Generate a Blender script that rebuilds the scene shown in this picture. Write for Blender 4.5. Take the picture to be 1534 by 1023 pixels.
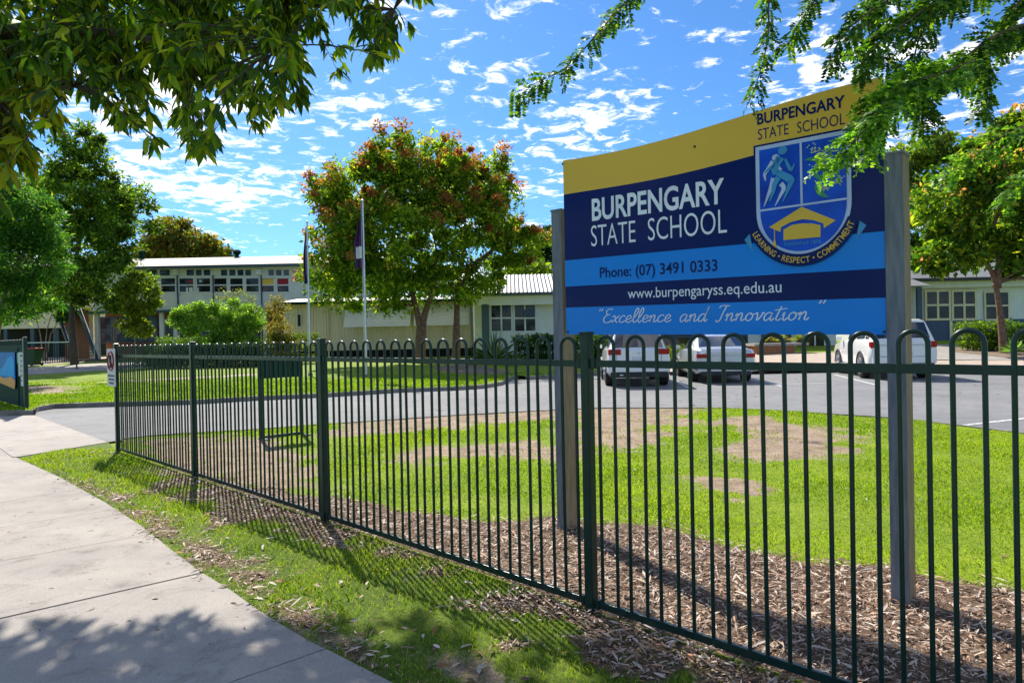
import bpy, math, random
import numpy as np
from mathutils import Vector, Matrix, noise
from mathutils.geometry import delaunay_2d_cdt
R=math.radians
random.seed(7); rng=np.random.default_rng(7)
for o in list(bpy.data.objects): bpy.data.objects.remove(o)
S=bpy.context.scene; C=S.collection
# ---------------- camera ----------------
F=1022.7; PW=1534; PH=1023; ROLL=R(1.15); PITCH=-math.atan(6.5/F); CZ=1.5
def camvec(a,b,f):
    c,s=math.cos(ROLL),math.sin(ROLL); x=c*a+s*b; z=-s*a+c*b
    cp,sp_=math.cos(PITCH),math.sin(PITCH)
    return Vector((x,f*cp-z*sp_,f*sp_+z*cp))
cam=bpy.data.cameras.new('camera'); co=bpy.data.objects.new('camera',cam); C.objects.link(co); S.camera=co
X=camvec(1,0,0); Y=camvec(0,1,0); Z=-camvec(0,0,1)
M4=Matrix((X,Y,Z)).transposed().to_4x4(); M4.translation=Vector((0,0,CZ)); co.matrix_world=M4
cam.lens=24.0; cam.sensor_width=36; cam.clip_end=3000; cam.clip_start=.05
# ---------------- light ----------------
SUNAZ=R(-24); SUNEL=R(44)
SD=Vector((math.sin(SUNAZ)*math.cos(SUNEL),math.cos(SUNAZ)*math.cos(SUNEL),math.sin(SUNEL)))
sl=bpy.data.lights.new('sun','SUN'); sl.energy=5.0; sl.angle=R(.55); sl.color=(1,.93,.82)
so=bpy.data.objects.new('sun',sl); C.objects.link(so); so.rotation_euler=SD.to_track_quat('Z','Y').to_euler()
W=bpy.data.worlds.new('World'); S.world=W; W.use_nodes=True
nt=W.node_tree; nt.nodes.clear()
def N(t,ty,**k):
    n=t.nodes.new(ty)
    for a,b in k.items():
        if a.startswith('i_'): n.inputs[int(a[2:])].default_value=b
        else: setattr(n,a,b)
    return n
def L(t,a,b): t.links.new(a,b)
def math_(t,op,a,b=None,c=None):
    n=N(t,'ShaderNodeMath',operation=op)
    for i,v in enumerate((a,b,c)):
        if v is None: continue
        if isinstance(v,(int,float)): n.inputs[i].default_value=v
        else: L(t,v,n.inputs[i])
    return n.outputs[0]
def mixc(t,f,a,b,bt='MIX'):
    n=N(t,'ShaderNodeMix',data_type='RGBA',blend_type=bt)
    for i,v in ((0,f),(6,a),(7,b)):
        if isinstance(v,(int,float)): n.inputs[i].default_value=v
        elif isinstance(v,tuple): n.inputs[i].default_value=v if len(v)==4 else (*v,1)
        else: L(t,v,n.inputs[i])
    return n.outputs[2]
def ramp(t,f,stops):
    n=N(t,'ShaderNodeValToRGB'); e=n.color_ramp.elements
    while len(e)<len(stops): e.new(.5)
    for q,(p,c) in zip(e,stops): q.position=p; q.color=(*c,1) if len(c)==3 else c
    L(t,f,n.inputs[0]); return n.outputs[0]
sky=N(nt,'ShaderNodeTexSky',sky_type='NISHITA',sun_disc=False,sun_elevation=SUNEL,sun_rotation=SUNAZ,air_density=1.0,dust_density=.35,ozone_density=2.5)
tc=N(nt,'ShaderNodeTexCoord'); sep=N(nt,'ShaderNodeSeparateXYZ'); L(nt,tc.outputs['Generated'],sep.inputs[0])
zz=math_(nt,'ADD',math_(nt,'MAXIMUM',sep.outputs[2],0.0),.07)
cx=math_(nt,'DIVIDE',sep.outputs[0],zz); cy=math_(nt,'DIVIDE',sep.outputs[1],zz)
cmb=N(nt,'ShaderNodeCombineXYZ'); L(nt,cx,cmb.inputs[0]); L(nt,cy,cmb.inputs[1])
n1=N(nt,'ShaderNodeTexNoise'); n1.inputs['Scale'].default_value=9.5; n1.inputs['Detail'].default_value=8; n1.inputs['Roughness'].default_value=.66; n1.inputs['Distortion'].default_value=.55; L(nt,cmb.outputs[0],n1.inputs['Vector'])
n2=N(nt,'ShaderNodeTexNoise'); n2.inputs['Scale'].default_value=1.1; n2.inputs['Detail'].default_value=3; L(nt,cmb.outputs[0],n2.inputs['Vector'])
cl=math_(nt,'ADD',n1.outputs[0],math_(nt,'MULTIPLY',math_(nt,'SUBTRACT',n2.outputs[0],.5),.85))
cm=N(nt,'ShaderNodeMapRange',interpolation_type='SMOOTHSTEP'); cm.inputs[1].default_value=.505; cm.inputs[2].default_value=.665; L(nt,cl,cm.inputs[0])
cov=math_(nt,'MULTIPLY',cm.outputs[0],.95)
tint=mixc(nt,1.0,sky.outputs[0],(.47,.84,1.22),'MULTIPLY')
final=mixc(nt,cov,tint,(12.2,12.3,12.5))
bg=N(nt,'ShaderNodeBackground'); bg.inputs[1].default_value=.078; L(nt,final,bg.inputs[0])
wo=N(nt,'ShaderNodeOutputWorld'); L(nt,bg.outputs[0],wo.inputs[0])
S.view_settings.view_transform='Standard'; S.view_settings.look='None'; S.view_settings.exposure=.74; S.view_settings.gamma=1
# ---------------- geometry of the place ----------------
def gz(x,y):
    yy=min(y,62); t=min(1,max(0,(x-8)/6)); t=t*t*(3-2*t)
    return .0145*max(0,yy-24)+.025*max(0,yy-27)*t
def ray(px,py): return camvec(px-PW/2,-(py-PH/2),F)
def at(px,py,yd):
    r=ray(px,py); return Vector((0,0,CZ))+r*(yd/r.y)
def G(px,py,dz=0.):
    r=ray(px,py); y=10.
    z=dz
    for _ in range(40):
        t=(z-CZ)/min(r.z,-1e-3); p=r*t; z=.5*z+.5*(gz(p.x,p.y)+dz)
    return Vector((p.x,p.y,gz(p.x,p.y)+dz))
# ---------------- materials ----------------
def pm(name):
    m=bpy.data.materials.new(name); m.use_nodes=True; t=m.node_tree; b=t.nodes['Principled BSDF']; return m,t,b
def mat(name,col,rough=.6,metal=0.,col2=None,scale=6.,bump=0.,bscale=None,detail=5,stretch=None,coat=0.,spec=.5,lo=.35,hi=.65):
    m,t,b=pm(name)
    b.inputs['Roughness'].default_value=rough; b.inputs['Metallic'].default_value=metal; b.inputs['Coat Weight'].default_value=coat
    b.inputs['Specular IOR Level'].default_value=spec; b.inputs['Base Color'].default_value=(*col,1)
    if col2 is None: col2=tuple(c*.86 for c in col)
    tc=N(t,'ShaderNodeTexCoord'); v=tc.outputs['Object']
    if stretch:
        mp=N(t,'ShaderNodeMapping'); mp.inputs['Scale'].default_value=stretch; L(t,v,mp.inputs[0]); v=mp.outputs[0]
    n=N(t,'ShaderNodeTexNoise'); n.inputs['Scale'].default_value=scale; n.inputs['Detail'].default_value=detail; L(t,v,n.inputs['Vector'])
    L(t,ramp(t,n.outputs[0],[(lo,col),(hi,col2)]),b.inputs['Base Color'])
    if bump:
        n2=N(t,'ShaderNodeTexNoise'); n2.inputs['Scale'].default_value=bscale or scale*6; n2.inputs['Detail'].default_value=6; L(t,v,n2.inputs['Vector'])
        bp=N(t,'ShaderNodeBump'); bp.inputs['Strength'].default_value=bump; bp.inputs['Distance'].default_value=.02; L(t,n2.outputs[0],bp.inputs['Height']); L(t,bp.outputs[0],b.inputs['Normal'])
    return m
def leafmat(name,trans=.45,rough=.45,gloss=.5,ttint=(1.25,1.35,.45)):
    m,t,b=pm(name); a=N(t,'ShaderNodeAttribute',attribute_name='tint')
    L(t,a.outputs['Color'],b.inputs['Base Color']); b.inputs['Roughness'].default_value=rough; b.inputs['Specular IOR Level'].default_value=gloss
    tr=N(t,'ShaderNodeBsdfTranslucent'); L(t,mixc(t,1.,a.outputs['Color'],ttint,'MULTIPLY'),tr.inputs[0])
    mx=N(t,'ShaderNodeMixShader'); mx.inputs[0].default_value=trans; L(t,b.outputs[0],mx.inputs[1]); L(t,tr.outputs[0],mx.inputs[2])
    L(t,mx.outputs[0],t.nodes['Material Output'].inputs[0]); return m
def chipmat(name,rough=.8):
    m,t,b=pm(name); a=N(t,'ShaderNodeAttribute',attribute_name='tint'); L(t,a.outputs['Color'],b.inputs['Base Color']); b.inputs['Roughness'].default_value=rough; return m
M={}
M['green']=mat('green_powder_coat',(.003,.024,.020),.32,0,(.005,.034,.027),14,.08,60,spec=.35)
M['greendk']=mat('green_sheet',(.002,.030,.024),.6,0,(.003,.038,.028),3,spec=.08)
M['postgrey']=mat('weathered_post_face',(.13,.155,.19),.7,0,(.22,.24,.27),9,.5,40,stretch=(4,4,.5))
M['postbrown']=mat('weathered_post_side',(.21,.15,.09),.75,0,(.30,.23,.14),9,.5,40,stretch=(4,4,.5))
M['navy']=mat('navy_paint',(.0008,.010,.105),.12,0,(.0012,.013,.12),2,spec=.14)
M['sky']=mat('light_blue_paint',(.004,.24,.80),.12,0,(.005,.255,.84),2,spec=.2)
M['yellow']=mat('yellow_paint',(.74,.48,.045),.2,0,(.78,.50,.05),2,spec=.25)
M['crest']=mat('crest_blue',(.004,.10,.72),.2,0,(.003,.045,.42),5,spec=.2)
M['crestw']=mat('crest_white',(.50,.62,.88),.3)
M['lettw']=mat('letter_white',(.82,.90,1.0),.3,spec=.2)
M['figb']=mat('figure_blue',(.03,.30,.62),.3)
M['wattle']=mat('wattle_dots',(.55,.72,.42),.3)
M['wattleg']=mat('wattle_green',(.03,.3,.12),.3)
M['alu']=mat('aluminium',(.55,.57,.6),.35,.9,(.5,.52,.55),20)
M['concrete']=None
M['white']=mat('white_paint',(.78,.78,.76),.5,0,(.70,.70,.68),3)
M['cream']=mat('cream_wall',(.80,.70,.47),.7,0,(.72,.63,.42),2)
M['pale']=mat('pale_wall',(.76,.77,.72),.7,0,(.68,.70,.67),2)
M['teal']=mat('dark_teal_trim',(.05,.09,.11),.5)
M['brick']=mat('brown_brick',(.30,.13,.06),.8,0,(.22,.09,.04),8)
M['bluewall']=mat('blue_wall',(.045,.085,.16),.6)
M['glass']=mat('window_glass',(.006,.008,.010),.04,0,(.03,.03,.035),1.3,spec=.32)
M['glassb']=mat('window_blinds',(.05,.085,.14),.08,0,(.015,.025,.05),1.2,spec=.35)
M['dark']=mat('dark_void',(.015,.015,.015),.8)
M['roofb']=mat('pale_metal_roof',(.165,.14,.105),.7,.0,(.14,.122,.092),1)
M['roofg']=mat('grey_metal_roof',(.24,.235,.22),.5,.1,(.19,.19,.18),1.5)
M['carw']=mat('white_car_paint',(.78,.79,.80),.25,0,(.74,.75,.77),2,coat=.8)
M['carw2']=mat('warm_white_car_paint',(.80,.80,.78),.25,0,(.76,.76,.75),2,coat=.8)
M['cars']=mat('silver_car_paint',(.52,.54,.58),.3,.35,(.5,.52,.56),2,coat=.8)
M['carglass']=mat('car_glass',(.01,.014,.03),.05,0,(.012,.02,.045),2,spec=.9)
M['tyre']=mat('tyre_rubber',(.015,.015,.016),.85)
M['plastic']=mat('black_plastic',(.02,.02,.022),.6)
M['rim']=mat('alloy_rim',(.5,.5,.52),.3,.8)
M['red']=mat('red_lens',(.42,.004,.008),.2,0,(.25,.003,.006),9,spec=.3)
M['redlid']=mat('red_bin_lid',(.6,.03,.03),.45)
M['bin']=mat('dark_green_bin',(.012,.055,.03),.5)
M['soil']=mat('soil',(.13,.09,.06),.95,0,(.22,.16,.11),3,.6)
M['bark']=mat('bark_brown',(.10,.075,.05),.9,0,(.20,.15,.11),9,.8,30,stretch=(3,3,.7))
M['barkr']=mat('bark_reddish',(.12,.06,.035),.9,0,(.22,.13,.09),9,.7,30)
M['barkl']=mat('bark_light',(.30,.24,.17),.9,0,(.2,.15,.1),9,.7,30)
M['purple']=mat('dark_purple_cloth',(.05,.012,.09),.8)
M['navycloth']=mat('navy_cloth',(.01,.02,.12),.8)
M['redcloth']=mat('red_cloth',(.4,.02,.04),.8)
M['timber']=mat('orange_timber',(.35,.15,.06),.6,0,(.25,.1,.04),8)
M['paper']=mat('paper_white',(.62,.64,.68),.6)
M['ink']=mat('ink_dark',(.03,.03,.04),.6)
M['orange']=mat('orange_print',(.75,.3,.07),.5)
M['bird']=mat('dark_feathers',(.03,.02,.02),.8)
M['linew']=mat('worn_white_line',(.55,.56,.57),.8,0,(.22,.23,.24),14,lo=.45,hi=.7)
LEAF=leafmat('leaf',.62,.55,.2); LEAFN=leafmat('leaf_near',.5,.5,.28); GRASS=leafmat('grass_blade',.5,.5,.35,(1.3,1.35,.4)); CHIP=chipmat('bark_chips')
# ---- ground materials ----
def concmat(name,c1,c2,sc=1.2):
    m,t,b=pm(name); tc=N(t,'ShaderNodeTexCoord'); v=tc.outputs['Object']
    a=N(t,'ShaderNodeTexNoise'); a.inputs['Scale'].default_value=sc; a.inputs['Detail'].default_value=7; a.inputs['Roughness'].default_value=.65; L(t,v,a.inputs['Vector'])
    f=N(t,'ShaderNodeTexNoise'); f.inputs['Scale'].default_value=160; f.inputs['Detail'].default_value=2; L(t,v,f.inputs['Vector'])
    base=ramp(t,a.outputs[0],[(.3,c2),(.62,c1)]); fine=ramp(t,f.outputs[0],[(.35,(.78,.78,.78)),(.6,(1.08,1.08,1.08))])
    k=N(t,'ShaderNodeTexNoise'); k.inputs['Scale'].default_value=14; k.inputs['Detail'].default_value=3; L(t,v,k.inputs['Vector'])
    sp_=ramp(t,k.outputs[0],[(.27,(.35,.33,.3)),(.31,(1,1,1))])
    st=N(t,'ShaderNodeTexNoise'); st.inputs['Scale'].default_value=3.3; st.inputs['Detail'].default_value=9; st.inputs['Roughness'].default_value=.75; st.inputs['Distortion'].default_value=.6; L(t,v,st.inputs['Vector'])
    stn=ramp(t,st.outputs[0],[(.32,(.62,.60,.58)),(.47,(1,1,1)),(.68,(1.08,1.07,1.05))])
    c=mixc(t,1.,mixc(t,1.,mixc(t,1.,base,fine,'MULTIPLY'),sp_,'MULTIPLY'),stn,'MULTIPLY'); L(t,c,b.inputs['Base Color']); b.inputs['Roughness'].default_value=.88
    bp=N(t,'ShaderNodeBump'); bp.inputs['Strength'].default_value=.25; bp.inputs['Distance'].default_value=.004; L(t,f.outputs[0],bp.inputs['Height']); L(t,bp.outputs[0],b.inputs['Normal']); return m
M['concrete']=concmat('footpath_concrete',(.34,.31,.275),(.24,.22,.20))
M['concrete2']=concmat('crossover_concrete',(.35,.315,.28),(.28,.25,.225),.8)
M['kerb']=concmat('kerb_concrete',(.26,.24,.22),(.12,.11,.10),3)
M['paving']=concmat('tan_paving',(.46,.37,.29),(.35,.28,.22),2)
M['asphalt']=concmat('asphalt',(.20,.20,.205),(.14,.145,.15),.35)
def grassmat(name,attr,g1=(.14,.23,.014),g2=(.25,.34,.018)):
    m,t,b=pm(name); tc=N(t,'ShaderNodeTexCoord'); v=tc.outputs['Object']
    a=N(t,'ShaderNodeTexNoise'); a.inputs['Scale'].default_value=1.1; a.inputs['Detail'].default_value=8; a.inputs['Roughness'].default_value=.7; L(t,v,a.inputs['Vector'])
    f=N(t,'ShaderNodeTexNoise'); f.inputs['Scale'].default_value=45; f.inputs['Detail'].default_value=4; f.inputs['Roughness'].default_value=.8; L(t,v,f.inputs['Vector'])
    g=ramp(t,a.outputs[0],[(.3,g1),(.7,g2)])
    g=mixc(t,1.,g,ramp(t,f.outputs[0],[(.3,(.35,.4,.35)),(.65,(1.25,1.2,1.1))]),'MULTIPLY')
    if attr:
        at_=N(t,'ShaderNodeAttribute',attribute_name='dirt')
        d=math_(t,'ADD',at_.outputs['Fac'],math_(t,'MULTIPLY',math_(t,'SUBTRACT',a.outputs[0],.5),.9))
        d=math_(t,'ADD',d,math_(t,'MULTIPLY',math_(t,'SUBTRACT',f.outputs[0],.5),.7))
        mr=N(t,'ShaderNodeMapRange'); mr.inputs[1].default_value=.36; mr.inputs[2].default_value=.68; L(t,d,mr.inputs[0])
        dn=N(t,'ShaderNodeTexNoise'); dn.inputs['Scale'].default_value=2.6; dn.inputs['Detail'].default_value=8; dn.inputs['Roughness'].default_value=.75; L(t,v,dn.inputs['Vector'])
        dirt=mixc(t,1.,ramp(t,f.outputs[0],[(.3,(.17,.12,.08)),(.6,(.38,.295,.225))]),ramp(t,dn.outputs[0],[(.33,(.5,.45,.40)),(.58,(1.05,1.03,1.0))]),'MULTIPLY')
        g=mixc(t,mr.outputs[0],g,dirt)
        am=N(t,'ShaderNodeAttribute',attribute_name='mulch')
        md=math_(t,'ADD',am.outputs['Fac'],math_(t,'MULTIPLY',math_(t,'SUBTRACT',f.outputs[0],.5),.8))
        m2=N(t,'ShaderNodeMapRange'); m2.inputs[1].default_value=.4; m2.inputs[2].default_value=.6; L(t,md,m2.inputs[0])
        g=mixc(t,m2.outputs[0],g,ramp(t,f.outputs[0],[(.35,(.05,.032,.02)),(.65,(.20,.13,.085))]))
    L(t,g,b.inputs['Base Color']); b.inputs['Roughness'].default_value=.9; b.inputs['Specular IOR Level'].default_value=.2
    bp=N(t,'ShaderNodeBump'); bp.inputs['Strength'].default_value=.6; bp.inputs['Distance'].default_value=.02; L(t,f.outputs[0],bp.inputs['Height']); L(t,bp.outputs[0],b.inputs['Normal']); return m
M['lawn']=grassmat('lawn_near',True,(.12,.20,.012),(.26,.35,.018)); M['verge']=grassmat('verge_turf',True,(.05,.095,.008),(.13,.19,.012)); M['lawnf']=grassmat('lawn_far',True)  # verge ground is coloured darker to paint the shade between grass blades
# ---------------- object helpers ----------------
def wl(o):
    v=Vector((0,0,0))
    while o is not None: v=v+o.location; o=o.parent
    return v
def tag(o,label=None,cat=None,group=None,kind=None):
    if label:o['label']=label
    if cat:o['category']=cat
    if group:o['group']=group
    if kind:o['kind']=kind
    return o
def thing(name,loc,label,cat,group=None):
    o=bpy.data.objects.new(name,None); o.empty_display_size=.2; C.objects.link(o); o.location=loc; return tag(o,label,cat,group)
def link(name,me,m,parent=None,loc=None):
    o=bpy.data.objects.new(name,me); C.objects.link(o)
    if m is not None: me.materials.append(m)
    if parent: o.parent=parent
    if loc is not None: o.location=loc
    return o
class MB:
    def __init__(s): s.v=[]; s.f=[]; s.mi=[]; s.cur=0
    def add(s,vs,fs):
        b=len(s.v); s.v+= [Vector(v) for v in vs]; s.f+=[[i+b for i in f] for f in fs]; s.mi+=[s.cur]*len(fs); return s
    def quad(s,*p): return s.add(p,[list(range(len(p)))])
    def obox(s,c,ax,ay,az):   # centre, half vectors
        c=Vector(c);ax=Vector(ax);ay=Vector(ay);az=Vector(az)
        vs=[c+ax*i+ay*j+az*k for k in(-1,1) for j in(-1,1) for i in(-1,1)]
        return s.add(vs,[[0,2,3,1],[4,5,7,6],[0,1,5,4],[2,6,7,3],[0,4,6,2],[1,3,7,5]])
    def box(s,x0,x1,y0,y1,z0,z1): return s.obox(((x0+x1)/2,(y0+y1)/2,(z0+z1)/2),((x1-x0)/2,0,0),(0,(y1-y0)/2,0),(0,0,(z1-z0)/2))
    def tube(s,pts,rad,n=8,cap=True):
        pts=[Vector(p) for p in pts]; k=len(pts)
        rads=rad if isinstance(rad,(list,tuple)) else [rad]*k
        vs=[];u=None
        for i,p in enumerate(pts):
            d=(pts[min(i+1,k-1)]-pts[max(i-1,0)])
            d=d.normalized() if d.length>1e-9 else Vector((0,0,1))
            if u is None: u=d.orthogonal().normalized()
            else:
                u=(u-d*u.dot(d)); u=u.normalized() if u.length>1e-6 else d.orthogonal().normalized()
            w=d.cross(u)
            for j in range(n):
                a=2*math.pi*j/n; vs.append(p+(u*math.cos(a)+w*math.sin(a))*rads[i])
        fs=[[i*n+j,i*n+(j+1)%n,(i+1)*n+(j+1)%n,(i+1)*n+j] for i in range(k-1) for j in range(n)]
        if cap: fs+=[list(range(n))[::-1],[(k-1)*n+j for j in range(n)]]
        return s.add(vs,fs)
    def prism(s,pts,dv):
        pts=[Vector(p) for p in pts]; dv=Vector(dv); n=len(pts)
        return s.add(pts+[p+dv for p in pts],[list(range(n))[::-1],[n+i for i in range(n)]]+[[i,(i+1)%n,n+(i+1)%n,n+i] for i in range(n)])
    def build(s,name,m,parent=None,smooth=None,bevel=0,base=None):
        o0=wl(parent) if parent else (Vector(base) if base is not None else Vector((0,0,0)))
        me=bpy.data.meshes.new(name); me.from_pydata([v-o0 for v in s.v],[],s.f); me.update()
        o=link(name,me,None,parent)
        if not parent and base is not None: o.location=base
        for mm in (m if isinstance(m,(list,tuple)) else [m]): me.materials.append(mm)
        if isinstance(m,(list,tuple)): me.polygons.foreach_set('material_index',s.mi)
        if smooth is not None:
            me.polygons.foreach_set('use_smooth',[True]*len(me.polygons)); me.set_sharp_from_angle(angle=R(smooth))
        if bevel:
            b=o.modifiers.new('bevel','BEVEL'); b.width=bevel; b.segments=2; b.limit_method='ANGLE'
        return o
def npmesh(name,verts,nper,faces,tints,m,parent=None,base=None):
    """verts (n,k,3); faces: list of index tuples (same length) inside each item; tints (n,3)"""
    n,k,_=verts.shape; fl=np.array(faces); fc,fk=fl.shape
    idx=(fl[None]+ (np.arange(n)*k)[:,None,None]).reshape(-1)
    o0=np.array(wl(parent) if parent else (base if base is not None else (0,0,0)))
    me=bpy.data.meshes.new(name); V=(verts.reshape(-1,3)-o0).astype(np.float32)
    me.vertices.add(n*k); me.vertices.foreach_set('co',V.ravel())
    me.loops.add(len(idx)); me.loops.foreach_set('vertex_index',idx.astype(np.int32))
    me.polygons.add(n*fc); me.polygons.foreach_set('loop_start',(np.arange(n*fc)*fk).astype(np.int32))
    a=me.color_attributes.new('tint','FLOAT_COLOR','POINT')
    col=np.ones((n,k,4),np.float32); col[:,:,:3]=tints[:,None,:]; a.data.foreach_set('color',col.ravel())
    me.update(); me.validate()
    o=link(name,me,m,parent)
    if not parent and base is not None: o.location=base
    return o
def nrm(a): return a/np.maximum(np.linalg.norm(a,axis=-1,keepdims=True),1e-9)
def leafpts(P,D,NN,Ln,Wd,shape='rhomb'):
    """P base pts, D direction, NN normal hint, lengths, widths -> verts"""
    D=nrm(D); Sd=nrm(np.cross(D,NN)); U=np.cross(Sd,D); Ln=Ln[:,None]; Wd=Wd[:,None]
    if shape=='rhomb':
        return np.stack([P,P+D*Ln*.45+Sd*Wd*.5+U*Wd*.12,P+D*Ln,P+D*Ln*.45-Sd*Wd*.5+U*Wd*.12],1),[(0,1,2,3)]
    # lance: 8 verts with midrib fold and droop
    dz=U*-1
    m1=P+D*Ln*.33; m2=P+D*Ln*.68+dz*Ln*.03; tip=P+D*Ln+dz*Ln*.10
    return np.stack([P,m1+Sd*Wd*.5+U*Wd*.18,m2+Sd*Wd*.38+U*Wd*.14,tip,m2-Sd*Wd*.38+U*Wd*.14,m1-Sd*Wd*.5+U*Wd*.18,m1,m2],1),[(0,1,6,6),(1,2,7,6),(2,3,7,7),(0,6,5,5),(6,7,4,5),(7,3,4,4)]
LANCE_F=[(0,1,6),(1,2,7),(1,7,6),(2,3,7),(0,6,5),(6,7,4),(6,4,5),(7,3,4)]
def rvec(n): return nrm(rng.normal(size=(n,3)))
# ---------------- polygons on the ground ----------------
def inpoly(x,y,poly):
    x=np.asarray(x);y=np.asarray(y);r=np.zeros(x.shape,bool); n=len(poly)
    for i in range(n):
        x0,y0=poly[i][:2];x1,y1=poly[(i+1)%n][:2]
        c=((y0>y)!=(y1>y)); 
        with np.errstate(divide='ignore',invalid='ignore'): xi=(x1-x0)*(y-y0)/(y1-y0+1e-12)+x0
        r^=c&(x<xi)
    return r
def sdist(x,y,poly):
    d=np.full(x.shape,1e9); n=len(poly)
    for i in range(n):
        ax,ay=poly[i][:2];bx,by=poly[(i+1)%n][:2]; vx,vy=bx-ax,by-ay
        t=np.clip(((x-ax)*vx+(y-ay)*vy)/(vx*vx+vy*vy+1e-9),0,1); d=np.minimum(d,np.hypot(x-ax-t*vx,y-ay-t*vy))
    return np.where(inpoly(x,y,poly),d,-d)
def px2(l,dz=0.): return [tuple(G(a,b,dz)[:2]) for a,b in l]
def sheet(name,poly,dz,m,grid=None,kind='structure',attrs=None,bumpy=0.):
    pts=[Vector(p[:2]) for p in poly]; n=len(pts); E=[(i,(i+1)%n) for i in range(n)]
    if grid:
        xs=np.array([p[0] for p in poly]);ys=np.array([p[1] for p in poly])
        gx,gy=np.meshgrid(np.arange(xs.min(),xs.max(),grid),np.arange(ys.min(),ys.max(),grid)); gx=gx.ravel();gy=gy.ravel()
        k=sdist(gx,gy,poly)>grid*.3
        pts+= [Vector((a,b)) for a,b in zip(gx[k],gy[k])]
    v,e,f,_,_,_=delaunay_2d_cdt(pts,E,[],1,1e-5)
    me=bpy.data.meshes.new(name)
    me.from_pydata([(p.x,p.y,gz(p.x,p.y)+dz+(bumpy*noise.noise(Vector((p.x*.9,p.y*.9,0))) if bumpy else 0)) for p in v],[],f); me.update()
    # face up
    if me.polygons and sum(p.normal.z for p in me.polygons)<0: me.flip_normals()
    o=link(name,me,m); tag(o,kind=kind)
    if attrs:
        x=np.array([p.x for p in v]);y=np.array([p.y for p in v])
        for an,fn in attrs.items():
            a=me.attributes.new(an,'FLOAT','POINT'); a.data.foreach_set('value',fn(x,y).astype(np.float32))
    return o
FD=Vector((.7126,-.7016,0)); FP1=Vector((-5.52,9.51,0)); PITCHP=2.77
FN=Vector((-.7016,-.7126,0))   # street side
NEAR=[(184,659),(222,654),(282,650),(384,644),(477,637),(580,630),(693,622),(834,615),(895,612),(1080,612),(1167,616),(1326,626),(1370,630),(1534,650)]
FARK=[(49,622),(58,616),(82,612),(140,610),(172,609),(285,606),(384,600),(490,595),(599,588),(680,585),(724,582),(752,577),(765,569)]
FARK2=[(790,569),(830,567),(895,562),(1123,558),(1238,556),(1400,552),(1534,551)]
near=px2(NEAR); far=px2(FARK); far2=px2(FARK2)
isl=far[-1]
asph=[tuple(G(161,662)[:2])]+near+[(13.5,5.),(30,2.),(60,0),(60,27.),(25,26.6)]+far2[::-1]+[(isl[0]+.6,far2[0][1]+.2),]+far[::-1]
DIRT=[px2(l) for l in (
 [(600,690),(640,672),(700,668),(833,662),(860,645),(800,620),(835,604),(900,600),(1010,602),(1050,622),(1000,648),(965,672),(900,674),(860,690),(760,692),(680,694)],
 [(490,625),(600,620),(720,612),(845,603),(845,630),(720,638),(600,648),(490,660)],
 [(1070,632),(1130,624),(1200,634),(1262,645),(1282,662),(1240,690),(1180,700),(1100,690),(1080,672),(1110,655)],
 [(1060,722),(1140,722),(1155,738),(1070,742)],
 [(184,662),(290,655),(380,655),(450,665),(482,700),(470,745),(380,730),(300,712),(230,690)],
 [(440,945),(500,935),(600,1000),(640,1060),(560,1060)],
 [(45,582),(120,580),(115,592),(50,598)])]
def dirtf(x,y):
    d=np.zeros(x.shape)
    w=nz2(x,y,1.1,1.)*.6+nz2(x,y,4.,2.)*.34-.0
    for p in DIRT: d=np.maximum(d,np.clip(.5+(sdist(x,y,p)+w)/.75,0,1))
    return d
# mulch bed outline (bark chips and leaf litter under the sign and along the fence)
mul=px2([(270,700),(380,727),(440,741),(494,747),(608,765),(670,777),(758,782),(833,778),(890,785),(1000,792),(1083,812),(1200,842),(1338,853),(1420,875),(1534,888)])+[(3.9,2.6),(4.5,0.5),(1.6,.2)]+px2([(1000,1060),(940,1023),(900,1000),(850,965),(800,935),(750,905),(700,872),(640,850),(600,835),(560,815),(490,802),(440,795),(396,797),(350,782),(300,758),(262,735)])
PEDGE=px2([(75,706),(120,722),(190,752),(250,782),(310,812),(360,838),(410,872),(450,905),(500,940),(540,960),(600,1000),(620,1040),(560,1060),(500,977),(430,945),(345,888),(299,858),(262,830),(210,790),(157,754),(94,719)])
def nz2(x,y,s,o=0.): return np.array([noise.noise(Vector((a*s+o,b*s,o*.7)))+.5*noise.noise(Vector((a*s*2.7,b*s*2.7,o))) for a,b in zip(np.ravel(x),np.ravel(y))]).reshape(np.shape(x))
def mulchd(x,y):
    side=((x-FP1.x)*FN.x+(y-FP1.y)*FN.y); amp=np.where(side>0,.55,.16)
    return np.maximum(np.clip(.5+(sdist(x,y,mul)+amp*nz2(x,y,2.3,3.))/.3,0,1),np.clip(.5+(sdist(x,y,PEDGE)+.22*nz2(x,y,2.6,7.))/.3-.12,0,1))
# base soil/grass to the horizon
B=MB()
ys=[-400,-60,0,12,24,27,31,36,42,48,55,62,120,900]; xs=[-900,-200,-60,-20,0,8,9.5,11,12.5,14,20,60,200,900]
for j in range(len(ys)-1):
    for i in range(len(xs)-1):
        B.quad(*[(x,y,gz(x,y)-.03) for x,y in ((xs[i],ys[j]),(xs[i+1],ys[j]),(xs[i+1],ys[j+1]),(xs[i],ys[j+1]))])
tag(B.build('ground',M['lawnf']),kind='structure')
tag(None or sheet('asphalt_driveway',asph,.0,M['asphalt'],1.5),kind='structure')
# lawn between fence and driveway
P=lambda k,off=0: FP1+FD*(PITCHP*k)+FN*off
lawnpoly=[tuple(P(-.02)[:2])]+near+[(13.5,5.),(14,-6),(P(5.5).x,P(5.5).y)]
lawnpoly=[(x,y) for x,y in lawnpoly]
sheet('lawn',lawnpoly,.012,M['lawn'],.09,attrs={'dirt':dirtf,'mulch':mulchd},bumpy=.006)
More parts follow.
